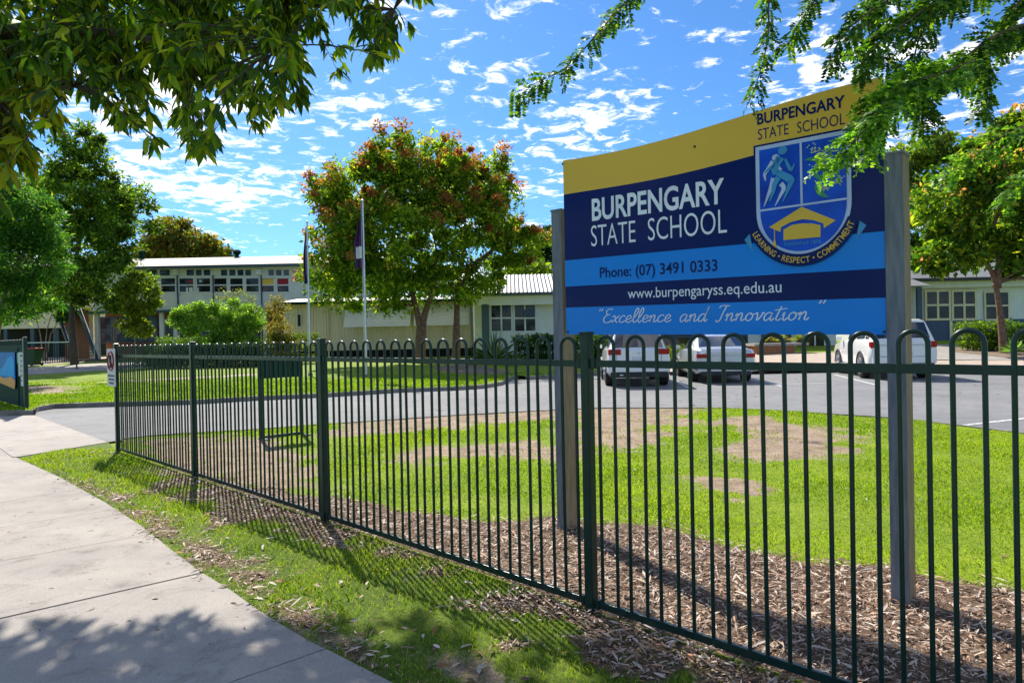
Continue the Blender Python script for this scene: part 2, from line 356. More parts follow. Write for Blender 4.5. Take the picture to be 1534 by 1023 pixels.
# footpath + verge
DZP=.02
edge=[(24,685),(58,700),(94,717),(157,752),(210,786),(262,827),(299,855),(348,885),(382,910),(430,940),(468,962),(500,977),(590,1023)]
fpe=px2(edge,DZP)
last=Vector(fpe[-1]);prev=Vector(fpe[-3]); dd=(last-prev).normalized()
fpe2=fpe+[tuple(last+dd*2.5),tuple(last+dd*5+Vector((0,-1)))]
cross=px2([(43,622),(51,622),(161,662),(24,685),(18,685),(0,672)])
verge=[tuple(G(161,662)[:2]),tuple(P(-.02)[:2]),tuple(P(5.5)[:2]),(3,-6)]+[tuple(p) for p in fpe2[::-1]]
sheet('verge_grass',verge,.010,M['verge'],.07,attrs={'dirt':dirtf,'mulch':mulchd},bumpy=.005)
# footpath slabs
pd=(Vector(fpe[8])-Vector(fpe[4])).normalized()
def clip(poly,p,n):
    out=[];k=len(poly)
    for i in range(k):
        a=Vector(poly[i]);b=Vector(poly[(i+1)%k]);da=(a-p).dot(n);db=(b-p).dot(n)
        if da>=0: out.append(tuple(a))
        if (da>=0)!=(db>=0): out.append(tuple(a+(b-a)*(da/(da-db))))
    return out
fp=[tuple(p) for p in fpe2]+[(-1.0,-5),(-5.5,-1),(-4.3,3.2),(-6.5,6.0),(-11,10)]
c0=G(0,672,DZP);c1=G(18,685,DZP)
fp=[c1[:2]]+fp[0:] if False else fp+[tuple(c0[:2]),tuple(c1[:2])]
joints=[((340,1023),(483,973),.005),((0,926),(296,859),.012),((0,840),(217,801),.004),((0,790),(176,762),.003),((0,752),(115,733),.003)]
pieces=[fp]
for a,b,w in joints:
    a=G(*a,DZP);b=G(*b,DZP); p=Vector(a[:2]); d=(Vector(b[:2])-p).normalized(); n=Vector((-d.y,d.x))
    new=[]
    for q in pieces:
        for sg in (1,-1):
            c=clip(q,p+n*sg*w,n*sg)
            if len(c)>2: new.append(c)
    pieces=new
from mathutils.geometry import tessellate_polygon
def slabs(name,pieces,top,th,m):
    B=MB()
    for q in pieces:
        vs=[Vector((x,y,gz(x,y)+top)) for x,y in q]
        tr=tessellate_polygon([[Vector((v.x,v.y,0)) for v in vs]])
        n=len(vs); low=[v-Vector((0,0,th)) for v in vs]
        fs=[]
        for t in tr:
            a,b_,c=t; nn=(vs[b_]-vs[a]).cross(vs[c]-vs[a])
            fs.append([a,b_,c] if nn.z>0 else [a,c,b_])
        fs+=[[i,(i+1)%n,n+(i+1)%n,n+i] for i in range(n)]
        B.add(vs+low,fs)
    return tag(B.build(name,m),kind='structure')
slabs('footpath',pieces,.02,.08,M['concrete'])
slabs('driveway_crossover',[px2([(43,622),(51,622),(161,662),(26,684),(18,684),(0,671)],.018)+[(-13,10.5),(-15,14)]],.018,.07,M['concrete2'])
# far side raised lawn
farlawn=[tuple(p) for p in far]+[(isl[0]+.3,far2[0][1]+1.0)]+[(far2[0][0],far2[0][1]+.15)]+[tuple(p) for p in far2[1:]]+[(25,26.7),(60,27.1),(200,40),(300,300),(-300,300),(-200,10),(-16,14.6)]
sheet('far_lawn',farlawn,.10,M['lawnf'],2.2,attrs={'dirt':dirtf})
# kerbs
def kerb(name,pts,w,h,z0=-.03):
    B=MB(); k=len(pts); prof=[(0,z0),(0,h-.01),(.012,h),(w,h),(w,z0)]
    rows=[]
    for i,p in enumerate(pts):
        p=Vector(p); d=(Vector(pts[min(i+1,k-1)])-Vector(pts[max(i-1,0)])).normalized(); n=Vector((-d.y,d.x))
        rows.append([Vector((p.x+n.x*a,p.y+n.y*a,gz(p.x,p.y)+z)) for a,z in prof])
    vs=[v for r in rows for v in r]; q=len(prof)
    B.add(vs,[[i*q+j,i*q+j+1,(i+1)*q+j+1,(i+1)*q+j] for i in range(k-1) for j in range(q-1)])
    return tag(B.build(name,M['kerb']),kind='structure')
def smooth2(pts,n=5):
    out=[];P_=[Vector(p) for p in pts]
    for i in range(len(P_)-1):
        a=P_[max(i-1,0)];b=P_[i];c=P_[i+1];d=P_[min(i+2,len(P_)-1)]
        for k in range(n):
            t=k/n; out.append(tuple(.5*((2*b)+(c-a)*t+(2*a-5*b+4*c-d)*t*t+(3*b-a-3*c+d)*t**3)))
    return out+[tuple(P_[-1])]
kerb('island_kerb',[(-60,12.5),(-16,14.6)]+far+[(isl[0]+.35,far2[0][1]+1.2)],.15,.115)
kerb('car_park_kerb',far2+[(25,26.6),(60,27)],.15,.13)
kerb('lawn_kerb',near+[(13.5,5.),(30,2)],-.10,.045) if False else kerb('lawn_kerb',(near+[(13.5,5.),(30,2)])[::-1],.09,.03)
# paths on the far side
sheet('far_path',px2([(20,552),(100,547),(190,542),(260,545),(190,553),(110,558),(40,562),(20,562)],.1),.108,M['concrete'],2.)
sheet('bin_yard_paving',px2([(0,546),(40,549),(100,544),(190,538),(200,534),(0,534)],.1),.112,M['paving'],2.)
sheet('narrow_path',px2([(60,576),(178,573),(385,562),(385,560),(178,571),(60,574)],.1),.104,M['paving'],3.)
sheet('car_park_paving',px2([(1000,558),(1123,556.5),(1238,554),(1400,550.5),(1534,549.5),(1534,541),(1400,541),(1250,529),(1110,529),(1000,533)],.1),.13,M['paving'],2.)
sheet('building_path',px2([(1395,540),(1534,541),(1534,521),(1395,516)],.1),.135,M['concrete'],2.)
# painted bay lines
B=MB()
for a,b in (((1440,637.5),(1580,622)),((1123,567),(1172,579)),((1249,561),(1318,578)),((1009,569),(1034,582)),((1497,557),(1560,566)),((1165,575.5),(1250,574))):
    a=G(*a);b=G(*b); d=(b-a).normalized(); n=Vector((-d.y,d.x,0))*.05; z=Vector((0,0,.005))
    B.quad(a-n+z,b-n+z,b+n+z,a+n+z)
tag(B.build('bay_lines',M['linew']),kind='structure')
# chips
def samp(n,x0,x1,y0,y1): return rng.uniform(x0,x1,n),rng.uniform(y0,y1,n)
def vis(x,y,m=250):
    px=767+F*x/np.maximum(y,.1); py=511+F*CZ/np.maximum(y,.1); return (y>1.6)&(px>-m)&(px<PW+m)&(py<1160)
x,y=samp(260000,-5.5,5,1.6,9.4); k=vis(x,y)&(rng.random(x.size)<mulchd(x,y)**1.5)&(rng.random(x.size)<np.clip(4.2/y,.25,1)); x=x[k];y=y[k]; n=x.size
ln=rng.gamma(2.4,.0105,n)+.008; wd=ln*rng.uniform(.05,.26,n)+.0022
th=rng.uniform(0,2*np.pi,n); D=np.stack([np.cos(th),np.sin(th),rng.normal(0,.22,n)],1); NN=nrm(np.stack([rng.normal(0,.35,n),rng.normal(0,.35,n),np.ones(n)],1))
pal=np.array([(.50,.38,.28),(.36,.24,.16),(.20,.11,.065),(.55,.46,.38),(.42,.24,.15),(.08,.05,.035),(.30,.22,.17)])
tn=pal[rng.choice(7,n,p=[.22,.2,.18,.14,.1,.08,.08])]*rng.uniform(.75,1.2,(n,1))
PP=np.stack([x,y,.014+rng.uniform(0,.022,n)],1)
V,Fc=leafpts(PP,D,NN,ln,wd); tag(npmesh('mulch_chips',V,4,Fc,tn,CHIP),kind='stuff')
# long bark strips
x,y=samp(9000,-4.5,5,1.6,8.5); k=vis(x,y)&(rng.random(x.size)<mulchd(x,y)**2); x=x[k];y=y[k];n=x.size
ln=rng.uniform(.05,.17,n); th=rng.uniform(0,2*np.pi,n); D=np.stack([np.cos(th),np.sin(th),rng.normal(0,.1,n)],1); NN=nrm(np.stack([rng.normal(0,.3,n),rng.normal(0,.3,n),np.ones(n)],1))
V,_=leafpts(np.stack([x,y,.024+rng.uniform(0,.025,n)],1),D,NN,ln,rng.uniform(.006,.015,n),'lance'); tn=pal[rng.choice(7,n,p=[.34,.2,.08,.24,.08,.02,.04])]*rng.uniform(.8,1.15,(n,1))
tag(npmesh('bark_strips',V,8,LANCE_F,tn,CHIP),kind='stuff')
# grass blades
def blades(name,n,box,fn,h,w,dens,dz,tintlo,tinthi,lim=None):
    x,y=samp(n,*box); k=vis(x,y); x=x[k];y=y[k]; k=fn(x,y)&(rng.random(x.size)<dens(x,y)); x=x[k];y=y[k]; n=x.size
    hh=h*rng.uniform(.45,1.4,n)*np.clip(1+.9*nz2(x,y,1.3,8.),.4,1.9); ww=w*rng.uniform(.7,1.3,n)*np.clip(y/5,.75,4.5)
    th=rng.uniform(0,2*np.pi,n); S_=np.stack([np.cos(th),np.sin(th),np.zeros(n)],1); ln=rng.normal(0,.45,(n,2))
    Pb=np.stack([x,y,np.full(n,dz)],1); up=np.stack([ln[:,0],ln[:,1],np.ones(n)],1); mid=Pb+up*hh[:,None]*.55*np.array([.5,.5,1]); tip=Pb+up*hh[:,None]*np.array([1,1,.92])
    V=np.stack([Pb-S_*ww[:,None]/2,Pb+S_*ww[:,None]/2,mid+S_*ww[:,None]*.4,tip,mid-S_*ww[:,None]*.4],1)
    nz=np.array([noise.noise(Vector((a*.8,b*.8,1.5))) for a,b in zip(x,y)])*.5+.5
    t=np.clip(nz[:,None]+rng.normal(0,.25,(n,1)),0,1); tn=np.array(tintlo)*(1-t)+np.array(tinthi)*t
    dry=rng.random(n)<.06; tn[dry]=np.array((.42,.36,.18))
    return tag(npmesh(name,V,5,[(0,1,2,3,4)],tn,GRASS),kind='stuff')
fenceside=lambda x,y:((x-FP1.x)*FN.x+(y-FP1.y)*FN.y)
blades('verge_grass_blades',300000,(-6.5,2.2,1.6,9.8),lambda x,y:inpoly(x,y,verge),.034,.0040,lambda x,y:(1-dirtf(x,y)*.88)*(1-mulchd(x,y)*.9)*np.clip(.85+.9*nz2(x,y,1.7,5.),.2,1)*np.clip(4.5/y,.2,1),.008,(.11,.23,.010),(.42,.52,.05))
blades('lawn_grass_blades',620000,(-6,9.5,3.2,16),lambda x,y:inpoly(x,y,lawnpoly)&(mulchd(x,y)<.55),.022,.0055,lambda x,y:(1-np.clip(dirtf(x,y)*1.25,0,.94))*np.clip(6/y,.25,1),.010,(.14,.26,.010),(.36,.48,.025))
x0f=lambda x,y:inpoly(x,y,farlawn)
blades('far_lawn_blades',260000,(-24,6,13,30),lambda x,y:x0f(x,y),.05,.007,lambda x,y:(1-np.clip(dirtf(x,y)*1.35,0,.97))*np.clip(15/y,.3,1),.098,(.12,.24,.010),(.29,.42,.02))
# fallen leaves
def litter(name,n,box,dens,dz,lmin,lmax,pal,lift=.012):
    x,y=samp(n,*box); k=vis(x,y)&(rng.random(n)<dens(x,y)); x=x[k];y=y[k];n=x.size
    th=rng.uniform(0,2*np.pi,n); D=np.stack([np.cos(th),np.sin(th),rng.normal(0,.12,n)],1); NN=nrm(np.stack([rng.normal(0,.4,n),rng.normal(0,.4,n),np.ones(n)],1))
    ln=rng.uniform(lmin,lmax,n); V,_=leafpts(np.stack([x,y,dz+rng.uniform(0,lift,n)],1),D,NN,ln,ln*rng.uniform(.15,.35,n),'lance')
    pal=np.array(pal); tn=pal[rng.integers(0,len(pal),n)]*rng.uniform(.7,1.2,(n,1))
    return tag(npmesh(name,V,8,LANCE_F,tn,CHIP),kind='stuff')
PL=[(.46,.38,.29),(.36,.25,.17),(.22,.12,.06),(.52,.45,.36),(.33,.15,.06),(.12,.075,.04)]
litter('fallen_leaves',26000,(-6.5,2.5,1.6,9.8),lambda x,y:np.where(inpoly(x,y,verge),.09+.6*dirtf(x,y)+.45*mulchd(x,y),0),.016,.018,.085,PL,.025)
litter('lawn_leaves',6000,(-6,9,3,15),lambda x,y:np.where(inpoly(x,y,lawnpoly),.10+.2*mulchd(x,y),0),.022,.03,.07,PL)
litter('path_litter',900,(-6,1,1.6,8),lambda x,y:np.where(inpoly(x,y,fp),.05+.4*np.clip(1+sdist(x,y,verge)/.35,0,1),0),.022,.012,.06,[(.12,.08,.05),(.3,.2,.12),(.5,.42,.34)],.004)
litter('car_park_leaves',700,(-2,14,13,25),lambda x,y:np.where(inpoly(x,y,asph),.5,0),.008,.04,.1,PL,.004)
# ---------------- fence ----------------
PT=[P(k) for k in range(5)]
fence=thing('metal_fence',tuple(FP1),'dark green hoop topped steel fence running from the driveway past the school sign','fence')
hp=PITCHP-.0; NH=15; pit=(PITCHP-.075)/NH
side=FN
for k,p in enumerate(PT):
    B=MB(); h=.0265
    B.obox(p+Vector((0,0,.755)),FD*h,FN*h,(0,0,.755)); B.obox(p+Vector((0,0,1.514)),FD*(h+.004),FN*(h+.004),(0,0,.007))
    B.build('fence_post',M['green'],fence,bevel=.004)
rails=[]
for k in range(4):
    a=PT[k]+FD*.0375; b=PT[k+1]-FD*.0375; m=(a+b)/2; hl=(b-a)*.5
    B=MB(); B.obox(m+Vector((0,0,1.350)),hl,FN*.009,(0,0,.018)); rails.append(B.build('top_rail',M['green'],fence,bevel=.002))
    B=MB(); B.obox(m+Vector((0,0,.062)),hl,FN*.010,(0,0,.019)); B.build('bottom_rail',M['green'],fence,bevel=.002)
    for e_,sg in ((a,1),(b,-1)):
        for zr in (1.35,.062): MB().obox(e_+FD*sg*.012+Vector((0,0,zr)),FD*.012,FN*.015,(0,0,.026)).build('rail_bracket',M['green'],fence,bevel=.002)
B=MB(); rr=.0097; hw=pit*.275
pts=[-FD*hw+Vector((0,0,.05))]+[FD*(-hw*math.cos(a))+Vector((0,0,1.50-rr-hw+hw*1.0*math.sin(a))) for a in [math.pi*i/12 for i in range(13)]]+[FD*hw+Vector((0,0,.05))]
B.tube(pts,rr,10); B.v=[v+wl(rails[0]) for v in B.v]
h0=B.build('hoop',M['green'],rails[0],smooth=40); first=True
for k in range(4):
    for i in range(NH):
        off=PT[k]-FP1+FD*(.0375+pit*(i+.5))
        if first: h0.location=off; first=False
        else:
            c=h0.copy(); C.objects.link(c); c.parent=rails[k]; c.location=off+FD*random.gauss(0,.0012)+Vector((0,0,random.gauss(0,.0012))); c.rotation_euler=(random.gauss(0,.0018),random.gauss(0,.0018),0)
# ---------------- gate leaf / banner fence on the left ----------------
gp=G(40,620); gp.z=0; gp2=gp+Vector((-FD.x,-FD.y,0))*4.6; GN=FN
gt=thing('banner_fence',tuple(gp),'green fence section with solid sheet, blue banner and pinned notices at the left edge','fence')
MB().obox(gp+Vector((0,0,.86)),FD*.04,FN*.04,(0,0,.86)).build('fence_post',M['green'],gt,bevel=.004)
MB().obox(gp2+Vector((0,0,.86)),FD*.04,FN*.04,(0,0,.86)).build('fence_post',M['green'],gt)
mm=(gp+gp2)/2; hl=(gp-gp2)*.5-FD*.04
B=MB(); B.obox(mm+Vector((0,0,.84)),hl,FN*.004,(0,0,.66)); B.obox(mm+Vector((0,0,1.52)),hl,FN*.02,(0,0,.02)); B.obox(mm+Vector((0,0,.16)),hl,FN*.02,(0,0,.02))
B.obox(gp-FD*.75+Vector((0,0,.84)),FD*.02,FN*.02,(0,0,.66)); B.build('sheet_panel',M['greendk'],gt)
B=MB(); n=26
for i in range(n):
    c=gp-FD*(.1+i*4.4/n)
    B.tube([c-FD*.045+Vector((0,0,1.5))]+[c+FD*(-.045*math.cos(a))+Vector((0,0,1.62+.045*math.sin(a))) for a in [math.pi*j/6 for j in range(7)]]+[c+FD*.045+Vector((0,0,1.5))],.011,6)
B.build('hoop_row',M['green'],gt)
def gq(u0,u1,z0,z1,off=.03): # u measured from the post along the fence away
    return [gp-FD*u+Vector((0,0,z))+FN*off for u,z in((u1,z0),(u0,z0),(u0,z1),(u1,z1))]
bn=MB().prism(gq(.95,3.6,.62,1.38),FN*.01).build('banner',mat('banner_blue',(.004,.16,.55),.5,spec=.1),gt)
MB().prism([gp-FD*u+Vector((0,0,z))+FN*.042 for u,z in((3.4,.9),(2.4,1.0),(1.8,1.22),(1.35,1.3),(1.02,1.2),(1.0,.8),(2.,.8),(3.4,.8))],FN*.004).build('banner_wave',mat('banner_bright',(.01,.36,.9),.5,spec=.1),bn)
MB().prism([gp-FD*u+Vector((0,0,z))+FN*.042 for u,z in((3.5,.64),(1.0,.52),(.92,.72),(1.4,.8),(2.2,.74),(3.5,.8))],FN*.006).build('banner_swoosh',M['orange'],bn)
MB().prism(gq(.62,.72,1.12,1.36),FN*.004).build('notice',mat('notice_teal',(.05,.42,.36),.5),gt)
MB().prism(gq(.38,.58,.84,1.38),FN*.004).build('notice',M['paper'],gt)
nb=MB().prism(gq(.1,.3,.55,1.36) if False else gq(.1,.34,.62,1.38),FN*.004).build('notice',M['paper'],gt)
# ---------------- text helper ----------------
def text2d(s,bold=0.,shear=0.):
    cu=bpy.data.curves.new('t','FONT'); cu.body=s; cu.offset=bold; cu.shear=shear; cu.resolution_u=4
    o=bpy.data.objects.new('t',cu); C.objects.link(o); dg=bpy.context.evaluated_depsgraph_get(); dg.update()
    me=bpy.data.meshes.new_from_object(o.evaluated_get(dg)); vs=[Vector((v.co.x,v.co.y)) for v in me.vertices]; fs=[list(p.vertices) for p in me.polygons]
    bpy.data.objects.remove(o); bpy.data.curves.remove(cu); bpy.data.meshes.remove(me); return vs,fs
_cap={}
def captop():
    if 'c' not in _cap:
        v,_=text2d('E'); _cap['c']=max(p.y for p in v)
    return _cap['c']
def fit(s,u0,u1,z0,cap,bold=0.,shear=0.,slope=0.):
    v,f=text2d(s,bold,shear); x0=min(p.x for p in v);x1=max(p.x for p in v); k=(u1-u0)/(x1-x0); kz=cap/captop()
    return [(u0+(p.x-x0)*k,z0+p.y*kz+slope*((p.x-x0)*k)) for p in v],f
# notices writing
def ontoN(B,vs,fs,fr): B.add([fr(u,z) for u,z in vs],fs)
B=MB(); fr=lambda u,z: gp-FD*(.34-u)+Vector((0,0,z))+FN*.037
for i,w_ in enumerate((.18,.15,.18,.12,.17,.10)):   # unreadable printed lines in the photograph: plain strips, no words
    z_=1.28-.11*i; h_=.045 if i<1 else .028; B=MB(); ontoN(B,[(.03,z_),(.03+w_,z_),(.03+w_,z_+h_),(.03,z_+h_)],[[0,1,2,3]],fr); B.build('printed_line',M['ink'],nb)
# ---------------- warning plate on first post ----------------
wc=FP1+FN*.062+Vector((0,0,1.19)); wp_=thing('warning_sign',tuple(wc-Vector((0,0,.25))),'small white plate with red circle on the end post of the hoop fence','sign')
MB().obox(wc,FD*.19,FN*.002,(0,0,.26)).build('plate',M['paper'],wp_)
B=MB(); rg=[];
for i in range(33):
    a=2*math.pi*i/32; rg.append(wc+FD*(.13*math.cos(a))+Vector((0,0,.09+.13*math.sin(a)))+FN*.006)
B.tube(rg,.012,4); B.tube([wc+FD*-.09+Vector((0,0,.18))+FN*.006,wc+FD*.09+Vector((0,0,0))+FN*.006],.011,4); B.build('red_circle',M['red'],wp_)
B=MB(); fw=lambda u,z: wc+FD*u+Vector((0,0,z))+FN*.005
B.tube([fw(0,.17),fw(0,.06)],.02,5); B.tube([fw(0,.06),fw(-.04,0)],.012,5);B.tube([fw(0,.06),fw(.04,0)],.012,5)
for i,w_ in enumerate((.15,.13,.10)):
    z_=-.125-.05*i; B2=MB(); B2.add([fw(-w_,z_),fw(w_,z_),fw(w_,z_+.022),fw(-w_,z_+.022)],[[0,1,2,3]]); B2.build('printed_line',M['ink'],wp_)
B.build('plate_symbol',M['ink'],wp_)
MB().obox(wc-FN*.02,FD*.02,FN*.018,(0,0,.2)).build('bracket',M['postbrown'],wp_)
# ---------------- green board seen from behind ----------------
bl=G(392,658,.01); br=G(452,651,.01); bdir=(br-bl).normalized(); bnn=Vector((-bdir.y,bdir.x,0))
bd=thing('notice_board',tuple(bl),'small dark green board on two square legs, back view, inside the fence','board')
wbd=(br-bl).length
for p in (bl,br):
    B=MB(); B.obox(p+Vector((0,0,.62)),bdir*.025,bnn*.025,(0,0,.62)); B.obox(p+bdir*.0-bnn*.1+Vector((0,0,.01)),bdir*.04,bnn*.14,(0,0,.012)); B.build('leg',M['green'],bd,bevel=.003)
MB().obox((bl+br)/2+Vector((0,0,1.08)),bdir*(wbd/2+.03),bnn*.03,(0,0,.15)).build('board_panel',M['greendk'],bd,bevel=.006)
MB().obox((bl+br)/2+Vector((0,0,.03)),bdir*(wbd/2-.03),bnn*.02,(0,0,.02)).build('bottom_rail',M['green'],bd)
# ---------------- school sign ----------------
SA=Vector((.362,5.254,0)); SB_=Vector((2.085,3.699,0)); sd=(SB_-SA).normalized(); sn=Vector((-sd.y,sd.x,0))
if sn.y>0: sn=-sn
sgn=thing('school_sign',tuple(SA),'large blue and yellow school name sign with crest on two grey timber posts','sign')
SK=-.018
def sp(u,z,off=0.): return SA+sd*u+sn*off+Vector((0,0,z))
for u0,u1,top in ((-.043,.050,2.46),(2.275,2.366,2.445)):
    B=MB(); um=(u0+u1)/2; hu=(u1-u0)/2; dp=.07
    c=sp(um,top/2,-dp+.012)
    vs=[c+sd*(hu*i)+sn*(dp*j)+Vector((0,0,top/2*k)) for k in(-1,1) for j in(-1,1) for i in(-1,1)]
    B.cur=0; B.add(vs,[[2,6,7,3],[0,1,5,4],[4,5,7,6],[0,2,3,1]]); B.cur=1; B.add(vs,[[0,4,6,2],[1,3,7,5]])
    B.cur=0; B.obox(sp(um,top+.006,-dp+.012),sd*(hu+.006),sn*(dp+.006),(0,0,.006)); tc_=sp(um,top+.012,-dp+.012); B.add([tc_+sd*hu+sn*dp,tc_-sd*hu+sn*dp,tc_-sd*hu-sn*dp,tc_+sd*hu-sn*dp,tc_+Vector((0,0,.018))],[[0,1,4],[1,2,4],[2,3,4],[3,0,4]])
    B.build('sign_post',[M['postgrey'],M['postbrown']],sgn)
U0,U1=.073,2.271
def lerp_c(tab,u):
    return float(np.interp(u,[a for a,_ in tab],[b for _,b in tab]))
us=[U0+(U1-U0)*i/40 for i in range(41)]
from math import cos,sin,pi
cp=np.polyfit([.067,.5,.961,1.43,1.84,2.27],[2.835,2.812,2.815,2.843,2.872,2.878],4); top=lambda u: float(np.polyval(cp,u))
cy_=np.polyfit([.07,.4,.749,1.199,1.558,1.9,2.27],[2.575,2.566,2.560,2.566,2.592,2.61,2.615],4); ylow=lambda u: float(np.polyval(cy_,u))
botz=lambda u:1.512+SK*(u-.07); s3=lambda u:1.716-.0188*(u-.07); s2=lambda u:1.876-.0186*(u-.07); s1=lambda u:2.074-.0168*(u-.07)
def band(B,lo,hi,u0=U0,u1=U1,off=.001,th=.0):
    uu=[u0+(u1-u0)*i/40 for i in range(41)]
    vs=[sp(u,lo(u),off) for u in uu]+[sp(u,hi(u),off) for u in uu]
    B.add(vs,[[i,i+1,41+i+1,41+i] for i in range(40)])
B=MB(); pl=[sp(u,botz(u),-.03) for u in us]+[sp(u,top(u),-.03) for u in us[::-1]]
B.prism(pl,sn*.03); panel=B.build('sign_panel',M['postgrey'],sgn)
for nm,lo,hi,m in (('yellow_band',ylow,top,'yellow'),('navy_band',s1,ylow,'navy'),('blue_band',s2,s1,'sky'),('navy_stripe',s3,s2,'navy'),('blue_stripe',botz,s3,'sky')):
    B=MB(); band(B,lo,hi); B.build(nm,M[m],panel)
def stext(name,items,m,off=.004,parent=None):
    B=MB()
    for v,f in items: B.add([sp(u,z,off) for u,z in v],f)
    return B.build(name,M[m] if isinstance(m,str) else m,parent or panel)
stext('lettering',[fit('BURPENGARY',.333,1.357,2.345,.152,.022,slope=-.0175)],'lettw')
stext('lettering',[fit('STATE',.322,.70,2.155,.152,-.006,slope=-.02)],'lettw'); stext('lettering',[fit('SCHOOL',.80,1.37,2.146,.152,-.006,slope=-.02)],'lettw')
stext('lettering',[fit('Phone: (07) 3491 0333',.392,1.302,1.921,.072,.014,slope=-.024)],'navy',.003)
stext('lettering',[fit('www.burpengaryss.eq.edu.au',.628,1.707,1.757,.070,.003,slope=-.018)],'lettw')
stext('lettering',[fit('BURPENGARY',1.576,2.080,2.771,.064,.022,slope=-.02)],'navy',.003)
stext('lettering',[fit('STATE',1.580,1.765,2.677,.064,-.004,slope=-.02)],'navy',.003); stext('lettering',[fit('SCHOOL',1.815,2.078,2.668,.064,-.004,slope=-.02)],'navy',.003)
# cursive line, drawn as pen strokes
SCR={'E':([[(.55,.95),(.3,1.0),(.12,.85),(.2,.62),(.42,.58),(.2,.55),(.02,.3),(.12,.04),(.4,.02),(.62,.2)]],.62),
'x':([[(.0,.4),(.12,.5),(.2,.35),(.3,.05),(.45,.05)],[(.45,.5),(.25,.28),(.02,.02)]],.48),
'c':([[(.38,.42),(.25,.5),(.08,.35),(.05,.12),(.2,.0),(.45,.15)]],.44),
'e':([[(.02,.18),(.28,.28),(.34,.42),(.22,.5),(.07,.35),(.07,.1),(.22,.0),(.45,.15)]],.44),
'l':([[(.02,.15),(.25,.6),(.3,.92),(.2,1.0),(.1,.7),(.08,.15),(.18,.0),(.34,.15)]],.33),
'n':([[(.0,.3),(.08,.48),(.1,.3),(.06,.02)],[(.08,.25),(.25,.5),(.34,.4),(.32,.08),(.42,.02),(.52,.15)]],.52),
'a':([[(.38,.42),(.24,.5),(.07,.35),(.05,.1),(.16,.0),(.34,.2),(.4,.48),(.36,.08),(.44,.0),(.54,.15)]],.54),
'd':([[(.38,.40),(.24,.5),(.07,.35),(.05,.1),(.16,.0),(.34,.2),(.5,1.0),(.38,.2),(.44,.0),(.54,.15)]],.54),
'I':([[(.05,.85),(.15,1.0),(.6,.98)],[(.42,.98),(.3,.5),(.22,.08),(.08,-.05),(.0,.08)]],.5),
'o':([[(.22,.5),(.06,.35),(.06,.1),(.2,.0),(.36,.15),(.36,.38),(.22,.5),(.3,.4),(.48,.42)]],.48),
'v':([[(.0,.42),(.1,.5),(.14,.3),(.16,.02),(.34,.3),(.38,.5),(.48,.44)]],.46),
't':([[(.24,.85),(.14,.4),(.1,.1),(.2,.0),(.36,.12)],[(-.05,.62),(.5,.72)]],.36),
'i':([[(.02,.3),(.1,.5),(.08,.12),(.16,.0),(.3,.15)],[(.14,.68),(.15,.72)]],.3),
' ':([],.5),'"':([[(.0,.85),(.06,1.05)],[(.16,.85),(.22,1.05)]],.4)}
def script(s,u0,u1,z0,h,slope,wid):
    tot=sum(SCR[c][1] for c in s); k=(u1-u0)/tot; x=0; out=[]
    for c in s:
        for st in SCR[c][0]:
            q=smooth2(st,4) if len(st)>2 else st
            pts=[(u0+(x+a)*k+ (b*h)*.28, z0+b*h+slope*(x+a)*k) for a,b in q]
            out.append(pts)
        x+=SCR[c][1]
    B=MB()
    for pts in out:
        n=len(pts); vs=[]
        for i,(a,b) in enumerate(pts):
            d=Vector(pts[min(i+1,n-1)])-Vector(pts[max(i-1,0)]); d=d.normalized() if d.length>0 else Vector((1,0)); w=wid*(.6+.5*abs(d.y))
            vs+=[sp(a-d.y*w,b+d.x*w,.004),sp(a+d.y*w,b-d.x*w,.004)]
        B.add(vs,[[2*i,2*i+1,2*i+3,2*i+2] for i in range(n-1)])
    return B
script('"Excellence and Innovation',.36,1.86,1.592,.098,-.0175,.0042).build('lettering',M['lettw'],panel)
script('"',1.90,1.955,1.575,.098,-.0175,.0042).build('lettering',M['lettw'],panel)
# crest
def shape(name,poly,m,off,parent,hole=None):
    vs=[Vector((u,z,0)) for u,z in poly]; tr=tessellate_polygon([vs]); B=MB(); B.add([sp(u,z,off) for u,z in poly],[list(t) for t in tr]); return B.build(name,M[m],parent)
uc=1.835
def shield(s,zt=2.634,hw=.272,zs=2.24,zb=1.948):
    p=[(uc-hw+s,zt-s+.0),(uc+hw-s,zt-s-.006)]
    for i in range(25):
        a=pi*i/24; p.append((uc+(hw-s)*cos(a),zs-(zs-zb-s)*sin(a)**.92))
    return p
crest=shape('crest',shield(-.012),'navy',.003,sgn)
shape('crest_border',shield(0),'crestw',.005,crest)
shape('crest_field',shield(.024),'crest',.007,crest)
B=MB(); B.add([sp(u,z,.009) for u,z in((1.829,2.612),(1.842,2.612),(1.842,2.235),(1.829,2.235))],[[0,1,2,3]]); B.add([sp(u,z,.0093) for u,z in((1.585,2.236),(2.084,2.236),(2.084,2.248),(1.585,2.248))],[[0,1,2,3]]); B.build('crest_divider',M['crestw'],crest)
def c2s(cx,cy): # crop coordinates -> sign plane
    px=1120+cx/4.45; py=180+cy/4.45; r=ray(px,py); o=Vector((0,0,CZ)); t=(SA-o).dot(sn)/r.dot(sn); p=o+r*t-SA; return p.dot(sd),p.z
def stroke(B,pts,ws,off):
    pts=[c2s(*p) for p in pts]; q=smooth2(pts,4) if len(pts)>2 else pts; n=len(q); vs=[]
    for i,(a,b) in enumerate(q):
        d=Vector(q[min(i+1,n-1)])-Vector(q[max(i-1,0)]); d.normalize(); w=float(np.interp(i/(n-1),np.linspace(0,1,len(ws)),ws))/4.45/1022.7*4.2*.95
        vs+=[sp(a-d.y*w,b+d.x*w,off),sp(a+d.y*w,b-d.x*w,off)]
    B.add(vs,[[2*i,2*i+1,2*i+3,2*i+2] for i in range(n-1)])
